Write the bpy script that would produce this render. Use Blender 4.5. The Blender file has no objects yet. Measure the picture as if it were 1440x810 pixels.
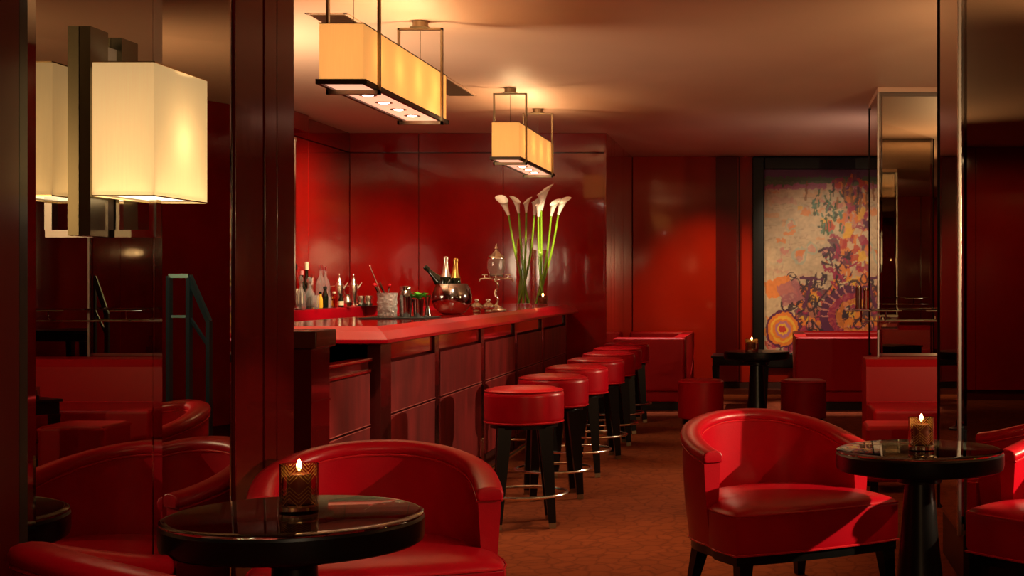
import bpy, bmesh, math, random
import numpy as np
from mathutils import Vector, Matrix
random.seed(7)
PI = math.pi
S = bpy.context.scene
C = S.collection
H = 1.35            # eye height
CEIL = 2.88
XW = -1.815         # face of the mirrored wall on the left

# ------------------------------------------------------------------ camera, world, exposure
cam = bpy.data.cameras.new('camera')
cam_o = bpy.data.objects.new('camera', cam); C.objects.link(cam_o)
cam.sensor_width = 36; cam.lens = 50
cam.shift_x = -363 / 1440; cam.shift_y = -9 / 1440
cam.clip_start = 0.05
cam_o.location = (0, 0, H); cam_o.rotation_euler = (PI / 2, 0, 0)
S.camera = cam_o
w = bpy.data.worlds.new('world'); S.world = w; w.use_nodes = True
w.node_tree.nodes['Background'].inputs[0].default_value = (0.35, 0.12, 0.08, 1)
w.node_tree.nodes['Background'].inputs[1].default_value = 0.0
S.view_settings.view_transform = 'Standard'; S.view_settings.look = 'None'
S.view_settings.exposure = 0.0; S.view_settings.gamma = 1.0
S.view_settings.use_curve_mapping = False
S.cycles.use_denoising = True
S.cycles.sample_clamp_indirect = 4.0
S.cycles.max_bounces = 10; S.cycles.diffuse_bounces = 4; S.cycles.glossy_bounces = 6; S.cycles.transmission_bounces = 10

WARM = (1.0, 0.62, 0.30); TUNG = (1.0, 0.74, 0.46); PINK = (1.0, 0.70, 0.60)

def spot(loc, aim, watts, col=TUNG, size=40, blend=0.6, rad=0.03):
    l = bpy.data.lights.new('spot', 'SPOT'); l.energy = watts; l.color = col
    l.spot_size = math.radians(size); l.spot_blend = blend; l.shadow_soft_size = rad
    o = bpy.data.objects.new('spot', l); C.objects.link(o); o.location = loc
    o.rotation_euler = (Vector(aim) - Vector(loc)).to_track_quat('-Z', 'Y').to_euler()
    return o
def bulb(loc, watts, col=WARM, rad=0.03):
    l = bpy.data.lights.new('bulb', 'POINT'); l.energy = watts; l.color = col; l.shadow_soft_size = rad
    o = bpy.data.objects.new('bulb', l); C.objects.link(o); o.location = loc
    return o
def area(loc, aim, watts, sx, sy, col=TUNG):
    l = bpy.data.lights.new('area', 'AREA'); l.shape = 'RECTANGLE'; l.size = sx; l.size_y = sy
    l.energy = watts; l.color = col
    o = bpy.data.objects.new('area', l); C.objects.link(o); o.location = loc
    o.rotation_euler = (Vector(aim) - Vector(loc)).to_track_quat('-Z', 'Y').to_euler()
    return o

# lamps of the right-hand bay, at wall-lamp height: they rake the chairs, stools and bar front from the right
spot((3.3, 5.95, 1.68), (0.05, 6.1, 0.5), 720, TUNG, 24, 0.4, 0.015)       # armchair by the right table
spot((3.3, 4.55, 2.05), (-1.3, 4.95, 0.60), 480, TUNG, 15, 0.5, 0.015)      # armchair at the left table
spot((3.2, 10.3, 2.05), (-2.0, 9.0, 0.70), 560, TUNG, 46, 0.6, 0.015)         # bar front and stools
# ceiling downlights without fixtures, some added just to brighten single things
spot((1.9, 4.4, 2.8), (1.40, 5.75, 0.4), 26, TUNG, 34, 0.5, 0.04)          # armchair at the pillar
spot((0.4, 3.9, 2.8), (-1.25, 4.9, 0.5), 18, WARM, 40, 0.7, 0.05)
spot((-1.0, 5.3, 2.8), (-2.15, 7.15, 1.1), 150, TUNG, 34, 0.7, 0.04)       # near end of the bar top
spot((-0.6, 2.2, 2.8), (-1.45, 3.5, 0.7), 40, TUNG, 46, 0.6, 0.04)         # nearest armchair
spot((-0.45, 7.9, 2.86), (-0.80, 7.0, 0.0), 200, WARM, 56, 0.9, 0.06)       # aisle carpet
spot((-0.4, 9.6, 2.86), (-0.6, 10.0, 0.0), 45, WARM, 62, 0.9, 0.06)
spot((-1.25, 15.15, 2.86), (-1.25, 15.3, 0.0), 230, PINK, 44, 0.6, 0.05)   # far banquettes
spot((0.65, 15.15, 2.86), (0.75, 15.3, 0.0), 280, PINK, 44, 0.6, 0.05)
spot((-0.85, 15.9, 2.86), (-0.72, 17.45, 0.7), 190, WARM, 66, 1.0, 0.05)   # wall wash
spot((-1.0, 13.0, 2.86), (-0.9, 14.8, 0.2), 18, PINK, 40, 0.8, 0.05)
spot((0.4, 12.2, 2.86), (0.6, 14.2, 0.2), 18, PINK, 40, 0.8, 0.05)
spot((0.95, 8.6, 2.86), (1.1, 10.3, 0.4), 20, PINK, 46, 0.7, 0.05)         # bay banquette
spot((2.3, 9.2, 2.86), (1.9, 10.3, 0.4), 24, PINK, 60, 0.7, 0.05)
spot((0.45, 13.9, 2.84), (0.75, 17.3, 1.30), 330, TUNG, 44, 0.9, 0.05)     # picture light
spot((-2.9, 12.4, 2.84), (-4.25, 13.5, 1.35), 420, TUNG, 78, 0.9, 0.08)    # back bar
spot((-3.0, 12.4, 2.84), (-2.9, 14.6, 1.2), 80, TUNG, 70, 0.9, 0.08)
spot((-1.1, 11.3, 2.84), (-2.10, 13.05, 1.65), 420, TUNG, 17, 0.5, 0.03)   # flowers
spot((-1.5, 7.6, 2.84), (-2.35, 9.3, 1.15), 240, TUNG, 30, 0.6, 0.03)      # glasses and bucket
spot((0.9, -1.9, 2.86), (0.9, -3.5, 1.2), 60, WARM, 90, 1.0, 0.02)        # added for the lobby wall behind the viewer
spot((2.4, -1.9, 2.86), (2.6, -3.5, 1.2), 40, WARM, 90, 1.0, 0.02)
spot((0.35, 15.3, 2.86), (-0.86, 15.7, 0.55), 110, PINK, 26, 0.6, 0.03)
spot((-0.2, 15.3, 2.86), (0.27, 15.5, 0.55), 60, PINK, 20, 0.6, 0.03)
# added upward spots without fixtures, put in to brighten the ceiling
spot((2.7, 5.0, 1.7), (1.0, 7.0, 2.88), 150, WARM, 150, 1.0, 0.008)
spot((1.95, 7.5, 1.7), (1.4, 9.0, 2.88), 110, WARM, 150, 1.0, 0.008)
spot((1.3, 13.4, 1.9), (0.9, 13.8, 2.88), 26, PINK, 150, 1.0, 0.008)
spot((1.0, -1.5, 1.9), (0.4, 1.5, 2.88), 130, WARM, 150, 1.0, 0.008)
spot((-3.5, 8.6, 1.6), (-3.1, 9.2, 2.88), 280, TUNG, 150, 1.0, 0.30)

# ------------------------------------------------------------------ materials
def nt_new(name):
    m = bpy.data.materials.new(name); m.use_nodes = True
    nt = m.node_tree; b = nt.nodes['Principled BSDF']
    return m, nt, b
def mat(name, col, rough=0.5, metal=0.0, coat=0.0, bump=None, var=None, spec=None):
    m, nt, b = nt_new(name)
    b.inputs['Base Color'].default_value = (*col, 1); b.inputs['Roughness'].default_value = rough
    b.inputs['Metallic'].default_value = metal; b.inputs['Coat Weight'].default_value = coat
    b.inputs['Coat Roughness'].default_value = 0.04
    if spec is not None: b.inputs['Specular IOR Level'].default_value = spec
    tc = nt.nodes.new('ShaderNodeTexCoord')
    if bump:
        n = nt.nodes.new('ShaderNodeTexNoise'); n.inputs['Scale'].default_value = bump[0]; n.inputs['Detail'].default_value = 4
        nt.links.new(tc.outputs['Object'], n.inputs['Vector'])
        bp = nt.nodes.new('ShaderNodeBump'); bp.inputs['Strength'].default_value = bump[1]; bp.inputs['Distance'].default_value = bump[2]
        nt.links.new(n.outputs['Fac'], bp.inputs['Height']); nt.links.new(bp.outputs['Normal'], b.inputs['Normal'])
    if var:
        n = nt.nodes.new('ShaderNodeTexNoise'); n.inputs['Scale'].default_value = var[0]; n.inputs['Detail'].default_value = 5
        mp = nt.nodes.new('ShaderNodeMapping'); mp.inputs['Scale'].default_value = var[2] if len(var) > 2 else (1, 1, 1)
        nt.links.new(tc.outputs['Object'], mp.inputs['Vector']); nt.links.new(mp.outputs['Vector'], n.inputs['Vector'])
        r = nt.nodes.new('ShaderNodeValToRGB')
        lo = [c * (1 - var[1]) for c in col]; hi = [min(1, c * (1 + var[1])) for c in col]
        r.color_ramp.elements[0].position = 0.3; r.color_ramp.elements[1].position = 0.7
        r.color_ramp.elements[0].color = (*lo, 1); r.color_ramp.elements[1].color = (*hi, 1)
        nt.links.new(n.outputs['Fac'], r.inputs['Fac']); nt.links.new(r.outputs['Color'], b.inputs['Base Color'])
    return m
def glass(name, col=(1, 1, 1), rough=0.0, ior=1.45):
    m, nt, b = nt_new(name)
    b.inputs['Base Color'].default_value = (*col, 1); b.inputs['Roughness'].default_value = rough
    b.inputs['Transmission Weight'].default_value = 1.0; b.inputs['IOR'].default_value = ior
    return m
def emit(name, col, s):
    m = bpy.data.materials.new(name); m.use_nodes = True; nt = m.node_tree
    nt.nodes.clear(); e = nt.nodes.new('ShaderNodeEmission'); o = nt.nodes.new('ShaderNodeOutputMaterial')
    e.inputs[0].default_value = (*col, 1); e.inputs[1].default_value = s
    nt.links.new(e.outputs[0], o.inputs[0]); return m
def shade_mat(name, col, glow, trans):
    m = bpy.data.materials.new(name); m.use_nodes = True; nt = m.node_tree; nt.nodes.clear()
    out = nt.nodes.new('ShaderNodeOutputMaterial')
    tc = nt.nodes.new('ShaderNodeTexCoord'); mp = nt.nodes.new('ShaderNodeMapping'); mp.inputs['Scale'].default_value = (220, 220, 9)
    nz = nt.nodes.new('ShaderNodeTexNoise'); nz.inputs['Scale'].default_value = 1.0; nz.inputs['Detail'].default_value = 3
    nt.links.new(tc.outputs['Object'], mp.inputs[0]); nt.links.new(mp.outputs[0], nz.inputs['Vector'])
    r = nt.nodes.new('ShaderNodeValToRGB')
    r.color_ramp.elements[0].color = (*[c * 0.9 for c in col], 1); r.color_ramp.elements[1].color = (*col, 1)
    nt.links.new(nz.outputs['Fac'], r.inputs['Fac'])
    tr = nt.nodes.new('ShaderNodeBsdfTranslucent'); df = nt.nodes.new('ShaderNodeBsdfDiffuse'); mx = nt.nodes.new('ShaderNodeMixShader')
    mx.inputs[0].default_value = 1 - trans
    nt.links.new(r.outputs['Color'], tr.inputs[0]); nt.links.new(r.outputs['Color'], df.inputs[0])
    nt.links.new(tr.outputs[0], mx.inputs[1]); nt.links.new(df.outputs[0], mx.inputs[2])
    em = nt.nodes.new('ShaderNodeEmission'); em.inputs[1].default_value = glow; nt.links.new(r.outputs['Color'], em.inputs[0])
    ad = nt.nodes.new('ShaderNodeAddShader'); nt.links.new(mx.outputs[0], ad.inputs[0]); nt.links.new(em.outputs[0], ad.inputs[1])
    nt.links.new(ad.outputs[0], out.inputs[0]); return m

M = {}
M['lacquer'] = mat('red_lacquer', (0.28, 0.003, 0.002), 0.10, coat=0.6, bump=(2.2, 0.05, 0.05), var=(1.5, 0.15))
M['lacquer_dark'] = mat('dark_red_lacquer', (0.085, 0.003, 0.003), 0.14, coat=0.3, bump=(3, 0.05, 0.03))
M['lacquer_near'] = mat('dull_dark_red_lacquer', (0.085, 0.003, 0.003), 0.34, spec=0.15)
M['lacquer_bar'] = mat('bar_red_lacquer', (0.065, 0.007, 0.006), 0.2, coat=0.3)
M['lacquer_far'] = mat('warm_lit_red_lacquer', (0.38, 0.016, 0.004), 0.12, coat=0.5, var=(1.5, 0.12))  # red lacquer copy with the warm wall light in its colour
M['leather'] = mat('red_leather', (0.44, 0.001, 0.010), 0.31, spec=0.32, bump=(160, 0.12, 0.004), var=(7, 0.08))
M['leather_smooth'] = mat('red_banquette_leather', (0.40, 0.001, 0.005), 0.42, spec=0.25, bump=(90, 0.08, 0.004))
M['hide'] = mat('worn_red_leather_panel', (0.19, 0.012, 0.012), 0.5, bump=(140, 0.2, 0.004), var=(7, 0.42, (1, 1, 0.3)), spec=0.3)
M['piping'] = mat('red_piping', (0.55, 0.012, 0.02), 0.25)
M['seam'] = mat('pale_seam_stitching', (0.42, 0.09, 0.08), 0.45)
M['blackwood'] = mat('black_wood', (0.003, 0.0026, 0.0026), 0.30, spec=0.3, var=(20, 0.3, (1, 1, 0.1)))
M['black'] = mat('black_paint', (0.006, 0.006, 0.006), 0.45)
M['brown'] = mat('brown_lacquer', (0.10, 0.018, 0.008), 0.25, coat=0.3)
M['chrome'] = mat('chrome', (0.80, 0.79, 0.77), 0.07, metal=1.0)
M['silver'] = mat('silver', (0.90, 0.82, 0.68), 0.24, metal=1.0)
M['steel'] = mat('steel', (0.55, 0.54, 0.53), 0.10, metal=1.0)
M['steel_dark'] = mat('patinated_steel', (0.15, 0.135, 0.085), 0.25, metal=1.0)
M['bronze'] = mat('bronze', (0.30, 0.23, 0.14), 0.34, metal=1.0)
M['bronze_dark'] = mat('dark_bronze', (0.07, 0.05, 0.035), 0.4, metal=0.8)
M['brass'] = mat('brass', (0.75, 0.56, 0.28), 0.18, metal=1.0)
M['mirror'] = mat('smoked_mirror', (0.60, 0.54, 0.44), 0.004, metal=1.0)
M['mirror_wall'] = mat('shade_dimmed_mirror', (0.47, 0.44, 0.38), 0.004, metal=1.0)  # smoked mirror copy, darkened for the shade on reflected faces
M['brushed'] = mat('brushed_steel', (0.62, 0.60, 0.57), 0.28, metal=1.0)
M['mirror_edge'] = mat('mirror_bevel', (0.42, 0.44, 0.43), 0.03, metal=1.0)
M['glass'] = glass('clear_glass')
M['crystal'] = glass('cut_crystal', (1, 0.98, 0.95), 0.0, 1.55)
M['crystal'].node_tree.nodes['Principled BSDF'].inputs['Transmission Weight'].default_value = 0.88  # partly white body stands in for glints of light
M['crystal'].node_tree.nodes['Principled BSDF'].inputs['Roughness'].default_value = 0.02
def sparkle_glass():  # white body stands in for the sparkle of lit cut glass
    m, nt, b = nt_new('white_sparkle_glass')
    b.inputs['Base Color'].default_value = (1, 0.97, 0.94, 1); b.inputs['Roughness'].default_value = 0.08
    b.inputs['Transmission Weight'].default_value = 0.72; b.inputs['IOR'].default_value = 1.5
    tc = nt.nodes.new('ShaderNodeTexCoord'); v = nt.nodes.new('ShaderNodeTexVoronoi'); v.inputs['Scale'].default_value = 45
    nt.links.new(tc.outputs['Object'], v.inputs['Vector'])
    bp = nt.nodes.new('ShaderNodeBump'); bp.inputs['Strength'].default_value = 0.9; bp.inputs['Distance'].default_value = 0.01
    nt.links.new(v.outputs['Distance'], bp.inputs['Height']); nt.links.new(bp.outputs['Normal'], b.inputs['Normal'])
    return m
M['sparkle_glass'] = sparkle_glass()
M['greenglass'] = glass('green_tinted_glass', (0.75, 0.95, 0.86), 0.0, 1.5)
M['darkglass'] = mat('dark_bottle_glass', (0.006, 0.010, 0.005), 0.05, coat=0.5)
M['amber'] = glass('amber_liquor', (0.9, 0.45, 0.08), 0.0, 1.4)
M['smoke'] = glass('smoked_glass', (0.72, 0.66, 0.55), 0.0, 1.45)
M['yellow'] = mat('yellow_label', (0.75, 0.42, 0.03), 0.4)
M['cream'] = mat('cream_paper', (0.75, 0.66, 0.45), 0.5)
M['pinkcap'] = mat('pink_cap', (0.6, 0.25, 0.25), 0.4)
M['gold'] = mat('gold_foil', (0.72, 0.45, 0.12), 0.3, metal=0.9)
M['foil'] = mat('silver_foil', (0.75, 0.62, 0.52), 0.28, metal=0.9)
M['mint'] = mat('mint_leaf', (0.08, 0.36, 0.02), 0.45, var=(60, 0.3))
M['stem'] = mat('lily_stem', (0.22, 0.42, 0.015), 0.35, var=(14, 0.3, (1, 1, 0.4)))
M['petal'] = mat('lily_petal', (0.86, 0.78, 0.66), 0.45)
M['spadix'] = mat('lily_spadix', (0.85, 0.55, 0.05), 0.6)
M['wax'] = mat('candle_wax', (0.30, 0.06, 0.03), 0.5)
M['redtip'] = mat('red_tip', (0.7, 0.01, 0.02), 0.3)
M['blackmat'] = mat('black_rubber', (0.01, 0.012, 0.011), 0.6, bump=(120, 0.3, 0.003))
M['teal'] = mat('cool_lit_metal', (0.10, 0.20, 0.21), 0.3, metal=0.8)  # dark metal, cool window light mixed into its base colour
M['ceiling'] = mat('ceiling_paint', (0.66, 0.44, 0.31), 0.55, bump=(1.3, 0.08, 0.05), var=(0.8, 0.06))
M['skirt'] = mat('dark_skirting', (0.035, 0.006, 0.005), 0.4)
M['flame'] = emit('flame', (1.0, 0.62, 0.20), 40)
M['spotlens'] = emit('spot_lens', (1.0, 0.85, 0.65), 14)
M['shade_wall'] = shade_mat('parchment_shade', (0.95, 0.72, 0.38), 0.24, 0.8)
M['etched'] = shade_mat('amber_etching', (0.85, 0.50, 0.16), 0.0, 0.75)
M['shade_pend'] = shade_mat('linen_shade', (0.95, 0.60, 0.20), 0.30, 0.8)
M['diffuser'] = shade_mat('lamp_diffuser', (0.95, 0.62, 0.45), 0.55, 0.6)
M['diffuser_white'] = shade_mat('sconce_diffuser', (1.0, 0.85, 0.62), 1.6, 0.6)

def carpet_mat():
    m, nt, b = nt_new('patterned_carpet')
    b.inputs['Roughness'].default_value = 0.95; b.inputs['Specular IOR Level'].default_value = 0.1
    tc = nt.nodes.new('ShaderNodeTexCoord')
    nz = nt.nodes.new('ShaderNodeTexNoise'); nz.inputs['Scale'].default_value = 6; nz.inputs['Detail'].default_value = 2
    nt.links.new(tc.outputs['Object'], nz.inputs['Vector'])
    mixv = nt.nodes.new('ShaderNodeMix'); mixv.data_type = 'VECTOR'; mixv.inputs[0].default_value = 0.06
    nt.links.new(tc.outputs['Object'], mixv.inputs[4]); nt.links.new(nz.outputs['Color'], mixv.inputs[5])
    v = nt.nodes.new('ShaderNodeTexVoronoi'); v.feature = 'DISTANCE_TO_EDGE'; v.inputs['Scale'].default_value = 10.5
    nt.links.new(mixv.outputs[1], v.inputs['Vector'])
    v2 = nt.nodes.new('ShaderNodeTexVoronoi'); v2.inputs['Scale'].default_value = 10.5
    nt.links.new(mixv.outputs[1], v2.inputs['Vector'])
    r = nt.nodes.new('ShaderNodeValToRGB')
    r.color_ramp.elements[0].position = 0.0; r.color_ramp.elements[0].color = (0.165, 0.036, 0.012, 1)
    r.color_ramp.elements[1].position = 0.10; r.color_ramp.elements[1].color = (0.235, 0.052, 0.016, 1)
    nt.links.new(v.outputs['Distance'], r.inputs['Fac'])
    mx = nt.nodes.new('ShaderNodeMix'); mx.data_type = 'RGBA'; mx.blend_type = 'MULTIPLY'; mx.inputs[0].default_value = 0.14
    sep = nt.nodes.new('ShaderNodeSeparateColor'); nt.links.new(v2.outputs['Color'], sep.inputs[0])
    nt.links.new(r.outputs['Color'], mx.inputs[6]); nt.links.new(sep.outputs[0], mx.inputs[7])
    nt.links.new(mx.outputs[2], b.inputs['Base Color'])
    n2 = nt.nodes.new('ShaderNodeTexNoise'); n2.inputs['Scale'].default_value = 350
    nt.links.new(tc.outputs['Object'], n2.inputs['Vector'])
    bp = nt.nodes.new('ShaderNodeBump'); bp.inputs['Strength'].default_value = 0.5; bp.inputs['Distance'].default_value = 0.006
    nt.links.new(n2.outputs['Fac'], bp.inputs['Height']); nt.links.new(bp.outputs['Normal'], b.inputs['Normal'])
    return m
M['carpet'] = carpet_mat()

# ------------------------------------------------------------------ mesh helpers
class MB:
    """collects vertices and faces of ONE part"""
    def __init__(s): s.v = []; s.f = []
    def add(s, vs, fs):
        n = len(s.v); s.v += [tuple(p) for p in vs]; s.f += [tuple(i + n for i in f) for f in fs]; return s
    def box(s, x0, x1, y0, y1, z0, z1, bev=0.0):
        x0, x1 = min(x0, x1), max(x0, x1); y0, y1 = min(y0, y1), max(y0, y1); z0, z1 = min(z0, z1), max(z0, z1)
        if bev <= 0:
            vs = [(x, y, z) for z in (z0, z1) for y in (y0, y1) for x in (x0, x1)]
            return s.add(vs, [(0, 2, 3, 1), (4, 5, 7, 6), (0, 1, 5, 4), (2, 6, 7, 3), (0, 4, 6, 2), (1, 3, 7, 5)])
        bm = bmesh.new(); bmesh.ops.create_cube(bm, size=1)
        for q in bm.verts: q.co = Vector(((x0 + x1) / 2 + q.co.x * (x1 - x0), (y0 + y1) / 2 + q.co.y * (y1 - y0), (z0 + z1) / 2 + q.co.z * (z1 - z0)))
        bmesh.ops.bevel(bm, geom=bm.edges[:], offset=min(bev, 0.45 * min(x1 - x0, y1 - y0, z1 - z0)), segments=3 if bev > 0.012 else 2, profile=0.5, affect='EDGES')
        bm.verts.ensure_lookup_table()
        s.add([q.co[:] for q in bm.verts], [tuple(q.index for q in f.verts) for f in bm.faces]); bm.free(); return s
    def loft(s, loops, closed=True, cap0=True, cap1=True):
        n = len(loops[0]); vs = [p for l in loops for p in l]; fs = []
        for i in range(len(loops) - 1):
            for j in range(n if closed else n - 1):
                a = i * n + j; b = i * n + (j + 1) % n
                fs.append((a, b, b + n, a + n))
        if cap0: fs.append(tuple(reversed(range(n))))
        if cap1: fs.append(tuple(range((len(loops) - 1) * n, len(loops) * n)))
        return s.add(vs, fs)
    def lathe(s, prof, c=(0, 0, 0), n=24, ax=None):
        loops = []; R = Matrix.Identity(3)
        if ax is not None: R = Vector(ax).to_track_quat('Z', 'Y').to_matrix()
        c = Vector(c)
        for r, z in prof:
            r = max(r, 1e-4)
            loops.append([(c + R @ Vector((r * math.cos(2 * PI * k / n), r * math.sin(2 * PI * k / n), z)))[:] for k in range(n)])
        return s.loft(loops)
    def tube(s, pts, r, n=8, closed=False, radii=None):
        pts = [Vector(p) for p in pts]; m = len(pts); loops = []; up = None
        for i, p in enumerate(pts):
            if closed: t = pts[(i + 1) % m] - pts[i - 1]
            else: t = pts[min(i + 1, m - 1)] - pts[max(i - 1, 0)]
            t.normalize()
            if up is None:
                up = Vector((0, 0, 1)) if abs(t.z) < 0.9 else Vector((1, 0, 0))
            a = (up - t * up.dot(t)).normalized(); b = t.cross(a); up = a
            rr = radii[i] if radii else r
            loops.append([(p + a * rr * math.cos(2 * PI * k / n) + b * rr * math.sin(2 * PI * k / n))[:] for k in range(n)])
        if closed:
            loops.append(loops[0]); return s.loft(loops, cap0=False, cap1=False)
        return s.loft(loops)
    def bar(s, p, q, wx, wy, wx1=None, wy1=None):
        """square bar between two points, size wx wy at p, wx1 wy1 at q (world x/y aligned when upright)"""
        p, q = Vector(p), Vector(q); t = (q - p).normalized()
        a = Vector((1, 0, 0)) if abs(t.x) < 0.8 else Vector((0, 1, 0))
        a = (a - t * a.dot(t)).normalized(); b = t.cross(a); wx1 = wx1 or wx; wy1 = wy1 or wy
        l = lambda c, u, v: [(c + a * sx * u / 2 + b * sy * v / 2)[:] for sx, sy in ((-1, -1), (1, -1), (1, 1), (-1, 1))]
        return s.loft([l(p, wx, wy), l(q, wx1, wy1)])
    def prism(s, poly, z0, z1):
        return s.loft([[(x, y, z0) for x, y in poly], [(x, y, z1) for x, y in poly]])
    def build(s, name, m, parent=None, smooth=35, loc=None):
        me = bpy.data.meshes.new(name); me.from_pydata(s.v, [], s.f); me.validate()
        bm = bmesh.new(); bm.from_mesh(me)
        bmesh.ops.recalc_face_normals(bm, faces=bm.faces[:]); bm.to_mesh(me); bm.free()
        if smooth:
            me.shade_smooth(); me.set_sharp_from_angle(angle=math.radians(smooth))
        me.materials.append(M[m] if isinstance(m, str) else m)
        o = bpy.data.objects.new(name, me); C.objects.link(o)
        if parent: o.parent = parent
        if loc: o.location = loc
        if smooth:
            wn_ = o.modifiers.new('weighted', 'WEIGHTED_NORMAL'); wn_.keep_sharp = True
        return o
def tag(o, label=None, cat=None, group=None, kind=None):
    if label: o['label'] = label
    if cat: o['category'] = cat
    if group: o['group'] = group
    if kind: o['kind'] = kind
    return o
def thing(name, label, cat, loc=(0, 0, 0), rz=0, group=None):
    o = bpy.data.objects.new(name, None); C.objects.link(o); o.location = loc; o.rotation_euler = (0, 0, rz)
    o.empty_display_size = 0.1
    return tag(o, label, cat, group)
def dup(root, loc, rz, label, group=None):
    def cp(o, parent):
        c = o.copy(); C.objects.link(c)
        if parent: c.parent = parent
        for ch in o.children: cp(ch, c)
        return c
    r = cp(root, None); r.location = loc; r.rotation_euler = (0, 0, rz); r['label'] = label
    if group: r['group'] = group
    return r
def struct(name, mb, m, label=None, smooth=35):
    o = mb.build(name, m, None, smooth); o['kind'] = 'structure'
    if label: o['label'] = label
    return o
def px(p, D): return (p - 1083) * D / 2000.0      # picture column at distance D -> metres across

# ------------------------------------------------------------------ the room
struct('floor', MB().box(-4.6, 3.6, -3.7, 17.7, -0.1, 0), 'carpet', 'rust red carpet with a crackled cell pattern')
struct('ceiling', MB().box(-4.6, 3.6, -3.7, 17.7, CEIL, CEIL + 0.1), 'ceiling', 'matt warm beige plaster ceiling')
# left wall: backing, then lacquer panels and mirrors standing proud of it
wl = struct('wall_left', MB().box(-2.10, -1.935, -3.5, 5.40, 0, CEIL), 'lacquer_dark', 'dark red lacquer wall with mirror panels')
y = -3.5
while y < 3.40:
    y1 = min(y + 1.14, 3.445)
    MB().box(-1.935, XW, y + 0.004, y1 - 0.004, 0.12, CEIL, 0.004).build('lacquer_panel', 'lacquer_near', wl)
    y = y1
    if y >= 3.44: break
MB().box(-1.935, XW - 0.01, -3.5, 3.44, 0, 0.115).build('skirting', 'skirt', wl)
for a, b_, nm in ((4.83, 5.09, 'lacquer_panel'), (5.10, 5.22, 'lacquer_panel'), (5.227, 5.41, 'lacquer_panel')):
    MB().box(-1.935, XW + (0.0 if b_ < 5.2 else 0.004), a, b_, 0.0, CEIL, 0.003).build(nm, 'lacquer_dark', wl)
MB().box(-2.10, -1.825, 5.402, 5.43, 0, CEIL).build('end_trim', 'lacquer_dark', wl)

def mirror_panel(name, c, wid, z0, z1, rz, parent=None, bevel=0.028, dep=0.007, m='mirror_wall'):
    """bevelled mirror sheet; local +X is its face, local Y its width"""
    h = wid / 2
    lo = [(0, -h, z0), (0, h, z0), (0, h, z1), (0, -h, z1)]
    hi = [(dep, -h + bevel, z0 + bevel), (dep, h - bevel, z0 + bevel), (dep, h - bevel, z1 - bevel), (dep, -h + bevel, z1 - bevel)]
    bk = [(-0.012, p[1], p[2]) for p in lo]
    face = MB(); face.add(hi, [(0, 1, 2, 3)])
    o = face.build(name, m, parent, 0); o.location = c; o.rotation_euler = (0, 0, rz)
    ed = MB(); ed.loft([bk, lo, hi], cap0=True, cap1=False)
    e = ed.build('bevel', 'mirror_edge', o, 0)
    return o
tag(mirror_panel('wall_mirror', (XW - 0.007, (3.487 + 4.206) / 2, 0), 4.206 - 3.487, 0.12, CEIL - 0.005, 0),
    'tall wall mirror behind the glowing wall lamp', 'mirror')
MB().box(-1.935, XW - 0.004, 3.447, 3.484, 0, CEIL).build('trim_strip', 'black', wl)
MB().box(-1.935, XW - 0.012, 4.212, 4.275, 0, CEIL).build('trim_strip', 'mirror_edge', wl)
TH = math.radians(-10)     # this one is turned a little towards the camera
y0_, y1_ = 4.285, 4.822
cm = Vector((XW - 0.007, y1_, 0)) - Vector((-math.sin(TH), math.cos(TH), 0)) * (y1_ - y0_) / 2
tag(mirror_panel('wall_mirror', cm, y1_ - y0_ - 0.004, 0.12, CEIL - 0.005, TH),
    'narrow wall mirror reflecting a dark metal handrail', 'mirror')

# bar recess
wb = struct('wall_bar_back', MB().box(-4.45, -1.80, 14.68, 14.85, 0, CEIL), 'lacquer_dark', 'red lacquer wall behind the bar')
edges = [-4.33, -3.62, -2.75, -1.690]
for a, b_ in zip(edges, edges[1:]):
    MB().box(a + 0.003, b_ - 0.003, 14.65, 14.68, 0.0, 2.672, 0.003).build('lacquer_panel', 'lacquer', wb)
    MB().box(a + 0.003, b_ - 0.003, 14.645, 14.68, 2.682, CEIL, 0.003).build('frieze_panel', 'lacquer', wb)
wbl = struct('wall_bar_left', MB().box(-4.45, -4.36, 5.4, 14.7, 0, CEIL), 'lacquer_dark', 'red lacquer wall at the end of the bar')
for k in range(7):
    a = 5.45 + k * 1.314
    MB().box(-4.36, -4.33, a + 0.003, a + 1.311, 0.0, 2.672, 0.003).build('lacquer_panel', 'lacquer', wbl)
    MB().box(-4.36, -4.325, a + 0.003, a + 1.311, 2.682, CEIL, 0.003).build('frieze_panel', 'lacquer', wbl)
struct('trim_1', MB().box(-4.33, -4.25, 9.0, 13.1, 2.72, CEIL, 0.005), 'lacquer', 'red boxed cornice high on the wall left of the bar')
struct('wall_bar_near', MB().box(-4.45, -2.10, 5.30, 5.42, 0, CEIL), 'lacquer_dark')
wr = struct('wall_bar_return', MB().box(-1.80, -1.70, 14.85, 17.5, 0, CEIL), 'lacquer_dark', 'short lacquer return wall beside the far banquette')
for a, b_ in ((14.64, 15.05), (15.06, 15.4), (15.41, 16.3), (16.31, 17.4)):
    MB().box(-1.715, -1.685, a + 0.004, b_, 0.0, CEIL, 0.004).build('lacquer_panel', 'lacquer', wr)
wk = struct('wall_back', MB().box(-1.8, 3.6, 17.46, 17.6, 0, CEIL), 'lacquer_dark', 'far red lacquer wall with the painting')
for a, b_, pr in ((-1.68, -0.66, 0), (-0.652, -0.385, 0.0), (1.85, 2.7, 0), (2.71, 3.4, 0)):
    MB().box(a, b_, 17.40 - pr, 17.46, 0.12, CEIL, 0.004).build('lacquer_panel', 'lacquer_far', wk)
MB().box(-0.375, 1.85, 17.43, 17.46, 0.12, CEIL).build('lacquer_panel', 'lacquer_far', wk)
MB().box(-0.66, -0.40, 17.27, 17.41, 0.14, 2.86, 0.004).build('pilaster', 'lacquer_dark', wk)
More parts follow.
